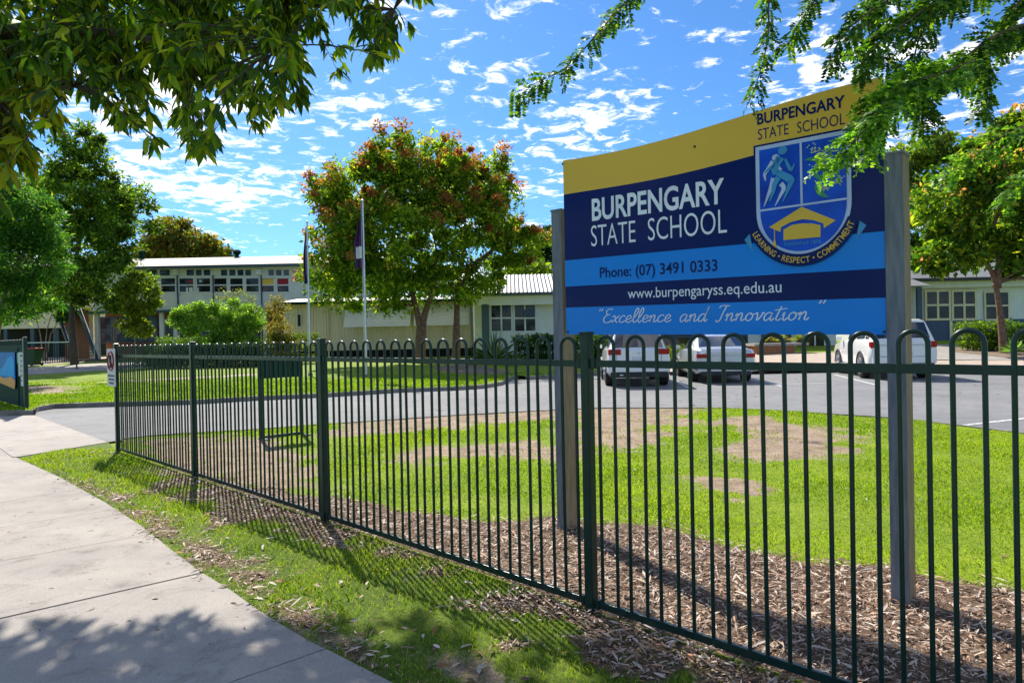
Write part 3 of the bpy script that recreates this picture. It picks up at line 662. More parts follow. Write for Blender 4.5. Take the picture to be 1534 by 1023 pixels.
def disc(B,cx,cy,r,off,n=14):
    u,z=c2s(cx,cy); r=r/4.45/1022.7*4.2; B.add([sp(u+r*1.15*cos(2*pi*i/n),z+r*sin(2*pi*i/n),off) for i in range(n)],[list(range(n))])
B=MB(); disc(B,190,252,21,.010)
for pts,ws in (([(168,275),(140,330),(118,365),(125,408)],[10,14,12,3]),([(205,305),(222,340)],[8,14]),([(180,390),(160,450),(135,520),(112,582)],[22,14,9,1]),([(225,425),(245,455),(220,510),(185,578)],[16,15,10,1])): stroke(B,pts,ws,.010)
B.build('crest_figure',M['crestw'],crest)
B=MB(); disc(B,238,205,27,.012)
for pts,ws in (([(215,255),(185,300),(140,335),(120,355)],[16,12,8,3]),([(225,250),(185,320),(195,360)],[30,24,22]),([(255,262),(285,325),(300,328),(318,290)],[8,12,9,2]),([(200,350),(285,395),(290,425),(238,548)],[20,26,17,2]),([(210,385),(185,430),(175,480),(150,548)],[20,17,13,2])): stroke(B,pts,ws,.012)
B.build('crest_figure',M['figb'],crest)
B=MB()
for pts,ws in (([(383,270),(430,262),(485,278)],[1,13,3]),([(440,338),(465,375),(522,412)],[12,15,2]),([(455,442),(490,490),(545,515)],[8,18,1])): stroke(B,pts,ws,.010)
B.build('crest_leaves',M['wattleg'],crest)
B=MB(); rw=random.Random(3)
for (ax,ay),(bx,by),sw,nn in (((430,175),(535,265),34,60),((440,315),(600,335),26,60),((455,410),(520,470),16,34),((520,465),(635,385),22,55)):
    for i in range(nn):
        t=rw.random(); disc(B,ax+(bx-ax)*t+rw.uniform(-sw,sw),ay+(by-ay)*t+rw.uniform(-sw,sw)*.7,4.2,.0115,6)
B.build('crest_blossom',M['wattle'],crest)
shape('crest_cap',[c2s(*p) for p in ((148,715),(365,580),(592,670),(512,722),(508,690),(440,668),(370,662),(290,682),(228,715),(222,747))],'yellow',.010,crest)
shape('crest_cap',[c2s(*p) for p in ((243,732),(300,700),(365,690),(430,690),(490,702),(490,780),(243,802))],'yellow',.010,crest)
B=MB(); stroke(B,[(183,722),(184,800)],[3,3],.0105); stroke(B,[(184,795),(184,862)],[4,16],.0105); B.build('crest_tassel',M['yellow'],crest)
a0=c2s(250,838);a1=c2s(495,822)
stext('crest_lettering',[fit('Established 1876',a0[0],a1[0],a0[1],.022,.004,slope=(a1[1]-a0[1])/(a1[0]-a0[0]))],'figb',.0105,crest)
EC=(1.832,2.30)
def ell(a,b,t): return (EC[0]+a*cos(t),EC[1]+b*sin(t))
t0,t1=R(207),R(333)
rb=[ell(.352,.417,t0+(t1-t0)*i/40) for i in range(41)]; ri=[ell(.288,.345,t0+(t1-t0)*i/40) for i in range(41)]
B=MB()
for uu in ((rb[0],(rb[0][0]-.035,rb[0][1]-.035),(rb[0][0]+.02,rb[0][1]-.12)),(rb[-1],(rb[-1][0]+.035,rb[-1][1]-.03),(rb[-1][0]-.02,rb[-1][1]-.11))): B.add([sp(u,z,.004) for u,z in uu],[[0,1,2]])
B.build('ribbon_tail',M['figb'],crest)
B=MB(); B.add([sp(u,z,.0115) for u,z in rb+ri],[[i,i+1,41+i+1,41+i] for i in range(40)]); B.build('ribbon',M['navy'],crest)
msg='LEARNING · RESPECT · COMMITMENT'; B=MB(); wds=[]
for ch in msg:
    if ch==' ': wds.append(.35)
    elif ch=='·': wds.append(.3)
    else:
        v,f=text2d(ch); wds.append(max(p.x for p in v)-min(p.x for p in v)+.12)
tot=sum(wds); ts=np.linspace(R(209.5),R(330.5),400); pp=[ell(.320,.381,t) for t in ts]; cum=np.concatenate([[0],np.cumsum([math.hypot(pp[i+1][0]-pp[i][0],pp[i+1][1]-pp[i][1]) for i in range(399)])]); k=cum[-1]/tot; x=0
for ch,wd in zip(msg,wds):
    s_=(x+wd/2)*k; t=float(np.interp(s_,cum,ts)); c=Vector(ell(.320,.381,t)); c2=Vector(ell(.320,.381,t+.01)); tg=(c2-c).normalized(); nn_=Vector((-tg.y,tg.x)); c=c-nn_*.017
    if ch=='·':
        c=c+nn_*.017; B.add([sp(c.x+.006*cos(q*pi/3),c.y+.006*sin(q*pi/3),.0135) for q in range(6)],[list(range(6))])
    elif ch!=' ':
        v,f=text2d(ch,.01); mx=(max(p.x for p in v)+min(p.x for p in v))/2; kk=k; kz=.034/captop()
        B.add([sp(*(c+tg*((p.x-mx)*kk)+nn_*(p.y*kz)),.0135) for p in v],f)
    x+=wd
B.build('ribbon_lettering',M['yellow'],crest)
B=MB()
for px,py in ((1041,220),(843,246),(851,497),(1325,497),(1322,122)):
    r=ray(px,py); o=Vector((0,0,CZ)); t=(SA-o).dot(sn)/r.dot(sn); p=o+r*t; B.tube([p,p+sn*.006],.008,8)
B.build('bolt',M['ink'],panel)
# ---------------- cars ----------------
def car(name,loc,yaw,st,glassspec,rear,paint,label,L_,wheels,tr,suv,group='vehicles in the car park bays'):
    root=thing(name,(0,0,0),label,'car',group)
    B=MB(); prof=[]
    for (x_,wl_,zb,zbelt,wb,zt,wt) in st:
        mid=(zb+zbelt)/2
        h=[(wl_*.9,zb),(wl_,zb+.10),(wl_*1.01,mid),(wl_,mid+.12),(wb,zbelt),(wb*.985,zbelt+.03),(wt,zt-.05),(wt*.93,zt-.012),(wt*.6,zt),(0,zt+.006)]
        full=[(a,b) for a,b in h]+[(-a,b) for a,b in h[:-1][::-1]]
        prof.append([Vector((x_,a,b)) for a,b in full])
    q=len(prof[0]); vs=[v for r_ in prof for v in r_]
    fs=[[i*q+j,i*q+j+1,(i+1)*q+j+1,(i+1)*q+j] for i in range(len(st)-1) for j in range(q-1)]
    fs+=[[i*q+q-1,i*q,(i+1)*q,(i+1)*q+q-1] for i in range(len(st)-1)]
    fs+=[list(range(q)),[(len(st)-1)*q+j for j in range(q)][::-1]]
    B.add(vs,fs); B.build('body',paint,root,smooth=32)
    def patch(i,j,k,l,m=.05,mu=.06,off=.008):  # bilinear patch on loft between stations i..j and profile rows k..l
        a,b,c,d=prof[i][k],prof[j][k],prof[j][l],prof[i][l]
        n=(b-a).cross(d-a).normalized(); ce=(a+b+c+d)/4
        if n.dot(ce-Vector((ce.x,0,.8)))<0 and abs(n.y)>.3: n=-n
        if abs(n.y)<=.3 and n.z<0: n=-n
        f=lambda s,t:(a*(1-s)+b*s)*(1-t)+(d*(1-s)+c*s)*t+n*off
        return [f(m,mu),f(1-m,mu),f(1-m,1-mu),f(m,1-mu)]
    def strip(i,j,rows,mu,off):
        a,b,c,d=prof[i][rows[0]],prof[j][rows[0]],prof[j][rows[-1]],prof[i][rows[-1]]
        n=(b-a).cross(d-a).normalized(); n=n if (n.z>0) else -n
        lo=[prof[i][k].lerp(prof[j][k],mu)+n*off for k in rows]; hi=[prof[i][k].lerp(prof[j][k],1-mu)+n*off for k in rows]
        m_=len(rows); B=MB(); B.add(lo+hi,[[t,t+1,m_+t+1,m_+t] for t in range(m_-1)]); return B
    for i,j in glassspec:
        for k,l in ((5,6),(q-5-1,q-6-1)):
            B=MB(); B.quad(*patch(i,j,k,l,.06,.08)); B.build('side_window',M['carglass'],root)
    i,j=rear[0]; B=strip(i,j,list(range(7,q-7)),.10,.012); B.build('rear_window',M['carglass'],root)
    i,j=rear[1]; B=strip(i,j,list(range(7,q-7)),.08,.012); B.build('windscreen',M['carglass'],root)
    W_=st[2][1]
    for x_ in wheels:
        for s in (1,-1):
            c=Vector((x_,s*(W_-.09),tr)); B=MB(); pr=[]
            B.tube([c-Vector((0,s*.12,0)),c-Vector((0,s*.11,0)),c+Vector((0,s*.09,0)),c+Vector((0,s*.115,0))],[tr*.9,tr,tr,tr*.92],20); w=B.build('wheel',M['tyre'],root,smooth=40)
            B=MB(); c2=c+Vector((0,s*.118,0))
            B.tube([c2,c2+Vector((0,s*.004,0))],[tr*.62]*2,18); B.build('rim_recess',M['plastic'],w)
            B=MB()
            for a in range(6):
                an=a*pi/3; B.tube([c2+Vector((0,s*.008,0)),c2+Vector((cos(an)*tr*.62,s*.008,sin(an)*tr*.62))],[.05,.035],5)
            B.tube([c2+Vector((cos(a*pi/9)*tr*.64,s*.006,sin(a*pi/9)*tr*.64)) for a in range(19)],.016,5); B.build('rim',M['rim'],w)
            B=MB(); ar=[c+Vector((cos(a)*tr*1.14,s*.098,sin(a)*tr*1.12)) for a in [pi*i/10 for i in range(11)]]; B.tube(ar,.035,5); B.build('wheel_arch',M['plastic'],root)
    for s in (1,-1):
        xm=st[-3][0]-.15; B=MB(); B.obox((xm,s*(W_+.09),st[3][3]+.08),(.05,0,0),(0,.09,0),(0,0,.06)); B.build('wing_mirror',paint,root,bevel=.02)
    return root,prof
def fin(root,loc,yaw):
    root.location=loc; root.rotation_euler=(0,0,yaw)
def rearbits(root,items):
    for nm,m,(y0,y1,z0,z1,x0,x1) in items:
        B=MB(); B.box(x0,x1,y0,y1,z0,z1); B.build(nm,M[m],root,bevel=.012)
SUV=[(0,.84,.42,.98,.80,1.04,.74),(.08,.88,.36,1.02,.84,1.08,.76),(.42,.89,.30,1.05,.86,1.63,.63),(.75,.90,.30,1.05,.87,1.69,.64),(1.7,.90,.28,1.03,.87,1.71,.66),(2.7,.90,.28,1.02,.87,1.68,.65),(3.45,.90,.28,1.01,.86,1.07,.76),(4.35,.88,.3,.88,.82,.93,.72),(4.65,.78,.36,.72,.7,.76,.6)]
def heading(a,b):
    a=G(*a);b=G(*b); d=b-a; return d
# positions
hd=Vector((.08,1,0)).normalized()
d1=heading((1031,581),(1009,570)); 
def place_car(root,pl,pr,L_=0,yaw=None,halfw=.9):
    """pl, pr: pixels of rear-left and rear-right tyre contact"""
    az=R(pr); fwd=Vector((math.sin(az),math.cos(az),0)); c=Vector((*pl,0))-fwd*.95
    root.location=(c.x,c.y,0); root.rotation_euler=(0,0,pi/2-az)
r1,_=car('parked_suv',None,0,SUV,[(2,3),(3,4),(4,5)],[(1,2),(5,6)],M['carw'],'white SUV seen from behind, parked directly beside the left sign post, first of the row',4.65,(.95,3.7),.35,True)
rearbits(r1,[('tail_light','red',(.50,.86,.93,1.09,-.015,.12)),('tail_light','red',(-.86,-.50,.93,1.09,-.015,.12)),('reflector','red',(.66,.86,.56,.72,-.03,.05)),('reflector','red',(-.86,-.66,.56,.72,-.03,.05)),
 ('black_trim','plastic',(-.7,.7,.66,.72,-.012,.04)),('bumper','carw',(-.84,.84,.44,.62,-.05,.1)),('bumper_insert','plastic',(-.8,.8,.28,.44,-.035,.2)),('number_plate','paper',(-.18,.18,.78,.88,-.02,.02))])
rearbits(r1,[('tailgate_seam','plastic',(-.62,.62,.622,.634,-.006,.05)),('tailgate_seam','plastic',(.62,.632,.64,.92,-.006,.05)),('tailgate_seam','plastic',(-.632,-.62,.64,.92,-.006,.05)),('badge','alu',(-.05,.05,.96,1.0,-.012,.04)),('exhaust','alu',(.45,.55,.33,.38,-.05,.1))])
place_car(r1,(3.68,20.35),5)
SED=[(0,.80,.36,.86,.76,.93,.70),(.10,.86,.32,.95,.82,1.02,.74),(.62,.88,.26,.97,.85,1.06,.74),(1.45,.89,.24,.96,.86,1.42,.60),(2.0,.89,.22,.95,.86,1.46,.61),(2.7,.89,.22,.94,.86,1.42,.60),(3.45,.89,.22,.92,.85,1.0,.72),(4.5,.86,.26,.78,.8,.84,.7),(4.8,.74,.32,.62,.68,.66,.6)]
r2,_=car('parked_sedan',None,0,SED,[(3,4),(4,5)],[(2,3),(5,6)],M['cars'],'silver sedan with its boot facing the fence, parked between the two white vehicles',4.8,(1.05,3.85),.33,False)
rearbits(r2,[('tail_light','red',(.52,.84,.76,.88,-.012,.14)),('tail_light','red',(-.84,-.52,.76,.88,-.012,.14)),('boot_trim','alu',(-.5,.5,.82,.85,-.012,.03)),('bumper','cars',(-.82,.82,.36,.58,-.05,.12)),('bumper_insert','plastic',(-.7,.7,.24,.36,-.03,.2)),('number_plate','paper',(-.18,.18,.66,.76,-.014,.02))])
rearbits(r2,[('boot_seam','plastic',(-.6,.6,.585,.597,-.006,.05)),('badge','alu',(-.05,.05,.87,.91,-.012,.04))])
place_car(r2,(6.42,21.15),6)
SU2=[(0,.86,.46,1.08,.84,1.14,.80),(.06,.90,.42,1.12,.86,1.18,.80),(.30,.92,.36,1.15,.88,1.76,.68),(.7,.92,.34,1.15,.89,1.82,.69),(1.7,.92,.34,1.14,.89,1.84,.70),(2.8,.92,.34,1.12,.89,1.80,.69),(3.5,.92,.34,1.12,.88,1.20,.80),(4.6,.90,.36,1.0,.85,1.06,.76),(4.9,.82,.42,.8,.76,.86,.66)]
r3,_=car('parked_wagon',None,0,SU2,[(2,3),(3,4),(4,5)],[(1,2),(5,6)],M['carw2'],'tall white four-wheel drive wagon partly hidden by the right sign post','4.9',(1.0,3.85),.39,True)
rearbits(r3,[('tail_light','red',(.70,.89,.96,1.14,-.02,.2)),('tail_light','red',(-.89,-.70,.96,1.14,-.02,.2)),('chrome_bar','alu',(-.7,.7,1.02,1.06,-.015,.03)),('bumper','carw2',(-.86,.86,.50,.68,-.06,.1)),('bumper_insert','plastic',(-.8,.8,.34,.50,-.04,.2)),('number_plate','paper',(-.25,.12,.74,.86,-.015,.02))])
for s in (1,-1): MB().box(1.5,3.3,s*.93-.05,s*.93+.05,.36,.40).build('side_step',M['alu'],r3)
rearbits(r3,[('tailgate_seam','plastic',(-.66,.66,.69,.702,-.006,.05)),('badge','alu',(-.07,.07,.92,.97,-.012,.04))])
place_car(r3,(11.78,21.1),13)
# ---------------- buildings ----------------
def wall_frame(o,yd):
    return lambda px,py: at(px,py,yd)
def pbox(B,px0,py0,px1,py1,yd,d0,d1):
    """box whose front face fills the pixel rectangle at depth yd (axis aligned)"""
    a=at((px0+px1)/2,py0,yd);b=at((px0+px1)/2,py1,yd);l=at(px0,(py0+py1)/2,yd);r_=at(px1,(py0+py1)/2,yd)
    B.box(l.x,r_.x,yd+d0,yd+d1,b.z,a.z); return l.x,r_.x,b.z,a.z
def window(parent,px0,py0,px1,py1,yd,cols,rows,fm='white',gm='glass',fr=.06,split=None):
    a=at((px0+px1)/2,py0,yd);b=at((px0+px1)/2,py1,yd);l=at(px0,(py0+py1)/2,yd).x;r_=at(px1,(py0+py1)/2,yd).x; z0,z1=b.z,a.z
    B=MB(); B.box(l,r_,yd-.05,yd-.003,z0,z0+fr); B.box(l,r_,yd-.05,yd-.003,z1-fr,z1)
    for i in range(cols+1):
        x_=l+fr/2+(r_-l-fr)*i/cols; B.box(x_-fr/2,x_+fr/2,yd-.055,yd-.003,z0+fr,z1-fr)
    for j in range(1,rows):
        z_=z0+(z1-z0)*j/rows
        for i in range(cols):
            xa=l+fr+(r_-l-fr)*i/cols; xb=l+(r_-l-fr)*(i+1)/cols; B.box(xa,xb,yd-.05,yd-.003,z_-fr/2,z_+fr/2)
    w=B.build('window',M[fm],parent)
    MB().box(l+.01,r_-.01,yd-.025,yd-.008,z0+.01,z1-.01).build('pane',M[gm],w); return w,(l,r_,z0,z1)
# --- two-storey block
YB=50.; zg=gz(-30,YB)+.1
XL=at(140,450,YB).x; XR=at(575,450,YB).x; ze=at(325,401.5,YB).z; zm=at(325,464,YB).z
b2=thing('school_block',(XL,YB,zg),'pale two-storey school block with a strip of upper windows and low sloping roof','building')
B=MB(); B.box(XL,XR,YB,YB+9,zm,ze-.02); B.build('upper_wall',M['pale'],b2)
B=MB(); B.box(XL,XR,YB+1.4,YB+9,zg-.1,zm-.003); B.build('lower_wall',M['brick'],b2)
B=MB(); B.box(XL-.2,XR+.3,YB-.35,YB+.05,zm-.14,zm+.05); B.build('floor_band',M['teal'],b2)
B=MB(); xe0=at(128,398,YB).x
B.prism([(xe0,YB-.7,ze+.12),(xe0,YB+9.5,ze+.12),(xe0,YB+4.6,ze+1.35)],(XR+.5-xe0,0,0)); rf=B.build('roof',M['roofb'],b2)
B=MB(); B.box(xe0,XR+.5,YB-.78,YB-.703,ze-.08,ze+.14); B.build('fascia',M['teal'],b2)
B=MB(); B.box(XL,XR,YB-.69,YB-.005,ze-.02,ze+.0); B.build('soffit',M['pale'],b2)
for px in (212,355):
    p=at(px,384,YB+4.6); B=MB(); B.tube([p+Vector((0,0,-.3)),p+Vector((0,0,.15))],.16,12); B.tube([p+Vector((0,0,.15)),p+Vector((0,0,.25)),p+Vector((0,0,.42)),p+Vector((0,0,.52))],[.24,.30,.30,.18],14); B.build('roof_vent',M['greendk'],rf,smooth=40)
p=at(406,388,YB+4.6); MB().tube([p-Vector((0,0,.3)),p+Vector((0,0,.2))],.05,6).build('vent_pipe',M['ink'],rf)
c5=lambda x,y:(190+x/5.681,370+y/5.681)
for x0,x1 in ((150,264),(286,424),(440,578),(588,722),(736,862),(872,998),(1008,1134),(1142,1262),(1272,1388)):
    a=c5(x0,258);b=c5(x1,392); w,_=window(b2,a[0],a[1],b[0],b[1],YB,1,2,'white','glass',.085)
for x0,x1 in ((160,268),(276,374),(505,580),(585,645),(650,718),(797,862),(868,932),(938,1000),(1005,1066),(1200,1260),(1265,1325),(1330,1388)):
    a=c5(x0,188);b=c5(x1,250); window(b2,a[0],a[1],b[0],b[1],YB,1,1,'white','glassb',.05)
for x0,y0,x1,y1,m in ((1152,272,1250,322,'yellow'),(1282,272,1376,318,'redcloth'),(520,285,565,305,'redcloth'),(505,345,520,385,'white'),(530,345,560,385,'white'),(600,345,612,385,'white'),(615,280,640,300,'paper')):
    a=c5(x0,y0);b=c5(x1,y1); B=MB(); pbox(B,a[0],a[1],b[0],b[1],YB-.03,-.008,.0); B.build('window_art',M[m],b2)
for x0,x1 in ((384,430),(1096,1142)):
    a=c5(x0,186);b=c5(x1,236); B=MB(); pbox(B,a[0],a[1],b[0],b[1],YB-.3,0,.28); B.build('wall_box',M['white'],b2,bevel=.03)
for x0 in (425,1140,730):
    a=c5(x0,240);b=c5(x0+9,520); B=MB(); pbox(B,a[0],a[1],b[0],b[1],YB-.12,0,.1); B.build('downpipe',M['bluewall'],b2)
for i in range(9): # weatherboard lines
    pass
B=MB()
for i in range(8):
    a=c5(200,400+i*14); z_=at(325,a[1],YB).z; B.box(XL+.01,XR-.01,YB-.02,YB-.002,z_-.012,z_+.012)
B.build('weatherboards',M['pale'],b2)
for px0,px1 in ((135,141),(143,149),(240,246),(262,266),(395,400)):
    B=MB(); pbox(B,px0,466,px1,540,YB,-.1,.12); B.build('column',M['pale'] if px0>140 else M['cream'],b2)
window(b2,150,474,237,513,YB+1.38,5,2,'bluewall','glassb',.08); window(b2,246,478,262,536,YB+1.38,1,1,'white','glass',.1); window(b2,268,476,392,515,YB+1.38,5,2,'white','glassb',.08)
B=MB(); pbox(B,97,462,134,538,YB+.3,0,.2); B.build('stair_screen_wall',M['brick'],b2)
# --- staircase
st_b=at(126,541,47.5); st_b.z=gz(-30,47.5)+.1; zt_=at(100,425,50).z
sc=thing('staircase',(st_b.x,st_b.y,st_b.z),'dark open timber staircase climbing to the upper floor beneath the big left tree','stairs')
ns=17; dx=at(97,430,50).x-st_b.x
B=MB()
for i in range(ns):
    t=i/(ns-1); c=Vector((st_b.x+dx*t,st_b.y+2.6*t,st_b.z+.15+(zm-st_b.z-.1)*t)); B.box(c.x-.75,c.x+.75,c.y-.15,c.y+.15,c.z-.03,c.z+.03)
B.build('treads',M['bark'],sc)
for s in (-1,1):
    a=Vector((st_b.x+s*.8,st_b.y,st_b.z)); b=Vector((st_b.x+dx+s*.8,st_b.y+2.6,zm)); B=MB(); B.prism([a,a+Vector((0,.3,0)),b+Vector((0,.3,0)),b],(0,0,.3)) ; B.build('stringer',M['teal'],sc)
    B=MB(); u=Vector((0,0,1.05)); B.tube([a+Vector((0,-.1,.0)),a+u+Vector((0,-.1,0)),b+u],.035,6); B.build('handrail',M['alu'],sc)
# left wing beyond
bw=thing('covered_wing',(-48,56,gz(-30,56)+.1),'pale building wing with dark undercroft behind the left trees','building')
B=MB(); zz0=gz(-30,56)+.1; xa=at(-60,480,56).x; xb=at(96,480,56).x
B.box(xa,xb,56,64,at(40,492,56).z,at(40,400,56).z); B.build('wall',M['cream'],bw)
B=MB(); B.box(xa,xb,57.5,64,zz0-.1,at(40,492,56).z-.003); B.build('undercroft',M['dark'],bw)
B=MB(); B.prism([(xa-.5,55.3,at(40,400,56).z),(xa-.5,65,at(40,400,56).z),(xa-.5,60,at(40,400,56).z+1.3)],(xb-xa+1,0,0)); B.build('roof',M['roofb'],bw)
for px in (8,48,82):
    B=MB(); p=at(px,500,56); B.box(p.x-.15,p.x+.15,56,56.3,zz0-.1,at(40,492,56).z-.006); B.build('column',M['teal'],bw)
# --- low block
YL=43.; zg=gz(0,YL)+.1
b3=thing('low_classroom_block',(at(425,500,YL).x,YL,zg),'low cream corrugated classroom block with ribbed metal roof behind the red-leaved trees','building')
xl=at(425,500,YL).x; xc=at(706,500,YL).x; xr=at(1262,500,YL).x; zeL=at(560,452,YL).z; zw0=at(560,524,YL).z
M['corr']=None
def ribmat(name,c1,c2,axis,sc,metal=0.,rough=.55,bump=.8):
    m,t,b=pm(name); tc=N(t,'ShaderNodeTexCoord'); w=N(t,'ShaderNodeTexWave',wave_type='BANDS',bands_direction=axis); w.inputs['Scale'].default_value=sc; L(t,tc.outputs['Object'],w.inputs['Vector'])
    n=N(t,'ShaderNodeTexNoise'); n.inputs['Scale'].default_value=1.2; L(t,tc.outputs['Object'],n.inputs['Vector'])
    L(t,mixc(t,n.outputs[0],(*c1,1),(*c2,1)),b.inputs['Base Color']); b.inputs['Metallic'].default_value=metal; b.inputs['Roughness'].default_value=rough
    bp=N(t,'ShaderNodeBump'); bp.inputs['Strength'].default_value=bump; bp.inputs['Distance'].default_value=.03; L(t,w.outputs[0],bp.inputs['Height']); L(t,bp.outputs[0],b.inputs['Normal']); return m
M['corr']=ribmat('corrugated_cream',(.90,.74,.53),(.80,.66,.47),'X',1.6)
M['shut']=ribmat('louvre_shutter',(.80,.78,.70),(.72,.70,.64),'Z',2.6)
def ribwall(x0,x1,y_,z0,z1,pitch,depth,yface=-1):
    B=MB(); n=int((x1-x0)/pitch); vs=[]
    for i in range(n*2+1):
        x_=x0+(x1-x0)*i/(n*2); d=depth if i%2 else 0; vs+=[(x_,y_-d,z0),(x_,y_-d,z1)]
    B.add(vs,[[2*i,2*i+2,2*i+3,2*i+1] for i in range(n*2)]); B.box(x0,x1,y_+.01,y_+7,z0,z1); return B
ribwall(xl,xc,YL,zw0,zeL,.16,.03).build('wall',M['corr'],b3)
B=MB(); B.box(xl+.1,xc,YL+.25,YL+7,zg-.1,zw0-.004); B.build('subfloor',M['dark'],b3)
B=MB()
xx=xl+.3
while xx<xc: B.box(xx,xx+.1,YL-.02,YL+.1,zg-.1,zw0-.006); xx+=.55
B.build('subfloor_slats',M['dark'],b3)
a=at(519,492,YL); b=at(700,468,YL); zs0=at(600,489,YL).z; zs1=at(600,457,YL).z
for (x0,x1) in ((at(519,480,YL).x,at(617,480,YL).x),(at(622,480,YL).x,at(704,480,YL).x)):
    B=MB(); n=14
    for i in range(n):
        t=i/n; z_=zs0+(zs1-zs0)*t; y_=YL-.75+.6*t; B.add([(x0,y_-.03,z_),(x1,y_-.03,z_),(x1,y_+.02,z_+(zs1-zs0)/n),(x0,y_+.02,z_+(zs1-zs0)/n)],[[0,1,2,3]])
    B.build('louvre_shutter',M['shut'],b3)
B=MB(); B.prism([(xl-.3,YL-.6,zeL),(xl-.3,YL+9,zeL),(xl-.3,YL+4.2,zeL+.55)],(xc-xl+.3,0,0)); B.build('roof',M['roofg'],b3)
B=MB(); B.box(xl-.4,xc,YL-.68,YL-.603,zeL-.12,zeL+.05); B.build('gutter',M['greendk'],b3)
MB().tube([(at(492,470,YL).x,YL-.1,zg),(at(492,470,YL).x,YL-.1,zeL)],.05,6).build('downpipe',M['cream'],b3)
window(b3,445,470,452,490,YL-.03,1,1,'white','glass',.05)
# right wing of the low block (porch)
YR=39.; zg2=gz(5,YR)+.1; ze1=at(770,441,YR).z; xp=at(704,470,YR).x; xq=at(1262,470,YR).x; ztop=at(780,412,YR+4).z
b4=thing('office_block',(xp,YR,zg2),'pale office wing with sunlit corrugated roof and white framed windows left of the sign','building')
MB().box(xp+.2,xq,YR+.8,YR+7,zg2-.1,ze1-.02).build('wall',M['pale'],b4)
def corr_roof(x0,x1,y0,z0,y1,z1,pitch=.23,dep=.045):
    B=MB(); n=int((x1-x0)/pitch); vs=[]
    for i in range(n*4+1):
        x_=x0+(x1-x0)*i/(n*4); d=dep*(.5+.5*math.sin(i*pi/2)); vs+=[(x_,y0,z0+d),(x_,y1,z1+d)]
    B.add(vs,[[2*i,2*i+2,2*i+3,2*i+1] for i in range(n*4)]); return B
rf4=corr_roof(xp-.3,xq,YR-.5,ze1+.05,YR+4,ztop).build('roof',M['roofg'],b4)
MB().prism([(xp-.25,YR-.45,ze1-.02),(xp-.25,YR+8,ze1-.02),(xp-.25,YR+4,ztop-.05)],(xq-xp+.2,0,0)).build('roof_frame',M['pale'],b4)
MB().box(xp-.3,xq,YR-.6,YR-.503,ze1-.08,ze1+.07).build('gutter',M['teal'],b4)
MB().box(xp+.5,xq,YR-.1,YR+.1,at(770,457,YR).z,ze1-.09).build('beam',M['pale'],b4)
B=MB(); pbox(B,722,456,733,540,YR,-.1,.2); B.build('column',M['teal'],b4)
window(b4,734,455,768,498,YR+.78,2,2,'white','glass',.09); window(b4,769,455,804,498,YR+.78,2,2,'white','glass',.09)
B=MB(); pbox(B,784,464,801,474,YR+.45,0,.3); B.build('air_conditioner',M['bluewall'],b4,bevel=.03)
B=MB(); pbox(B,825,475,831,479,YR+.77,0,.02); B.build('wall_plate',M['white'],b4)
window(b4,1140,480,1185,522,YR+.78,3,1,'bluewall','glass',.08); window(b4,1190,480,1236,522,YR+.78,3,1,'white','glass',.08); window(b4,900,470,1120,540,YR+.78,8,2,'bluewall','glass',.08)
MB().box(at(1130,500,YR).x,xq,YR+.76,YR+.795,zg2-.1,at(1180,524,YR).z).build('skirting',M['bluewall'],b4)
# --- right block
YQ=42.; zg3=gz(20,YQ)+.1
xs_=at(1290,470,YQ).x; xt=at(1760,470,YQ).x; zeR=at(1450,418,YQ).z
b5=thing('right_classroom_block',(xs_,YQ,zg3),'classroom block with blue lower wall and pale roof at the right behind the tree','building')
MB().box(xs_,xt,YQ+.6,YQ+8,zg3-.2,zeR-.02).build('wall',M['pale'],b5)
MB().prism([(xs_-.5,YQ-.5,zeR+.04),(xs_-.5,YQ+9,zeR+.04),(xs_-.5,YQ+4.2,at(1400,390,YQ+4.2).z)],(xt-xs_+1,0,0)).build('roof',M['roofg'],b5)
MB().box(xs_-.5,xt+.5,YQ-.6,YQ-.503,zeR-.1,zeR+.06).build('gutter',M['plastic'],b5)
MB().box(xs_+.1,xt,YQ+.1,YQ+.25,at(1450,430,YQ).z,zeR-.11).build('beam',M['pale'],b5)
MB().box(xs_,xt,YQ+.56,YQ+.595,zg3-.2,at(1410,480,YQ).z).build('dado',M['bluewall'],b5)
window(b5,1385,434,1424,480,YQ+.55,2,2,'cream','glass',.13); window(b5,1425,434,1463,480,YQ+.55,2,2,'cream','glass',.13); window(b5,1474,436,1512,480,YQ+.55,2,2,'cream','glass',.1)
for q0,q1 in ((1423,1427),(1380,1383)):
    B=MB(); pbox(B,q0,480,q1,512,YQ+.5,0,.05); B.build('wall_strip',M['cream'],b5)
B=MB(); pbox(B,1375,430,1382,512,YQ,0,.2); B.build('column',M['bluewall'],b5)
B=MB(); a=at(1330,420,YQ-3);b=at(1392,428,YQ-3); B.prism([(a.x,YQ-3.2,b.z),(a.x,YQ-.7,b.z),(a.x,YQ-.7,a.z+.35),],(b.x-a.x,0,0)); B.build('awning',M['roofg'],b5)
# planter
pa=G(1133,531,.13);pb=G(1222,530,.13); B=MB(); L1=pb.x-pa.x; zt0=at(1175,514,pa.y).z
pt=thing('timber_planter',(pa.x,pa.y,pa.z),'low timber sided planter bench with concrete top between the sedan and the wagon','planter')
B=MB(); B.box(pa.x,pb.x-.25*L1,pa.y,pa.y+1.2,pa.z-.05,zt0-.12); B.build('planter_box',M['timber'],pt)
B=MB(); B.box(pa.x-.15,pb.x,pa.y-.2,pa.y+1.4,zt0-.12,zt0); B.build('seat_slab',M['concrete'],pt)
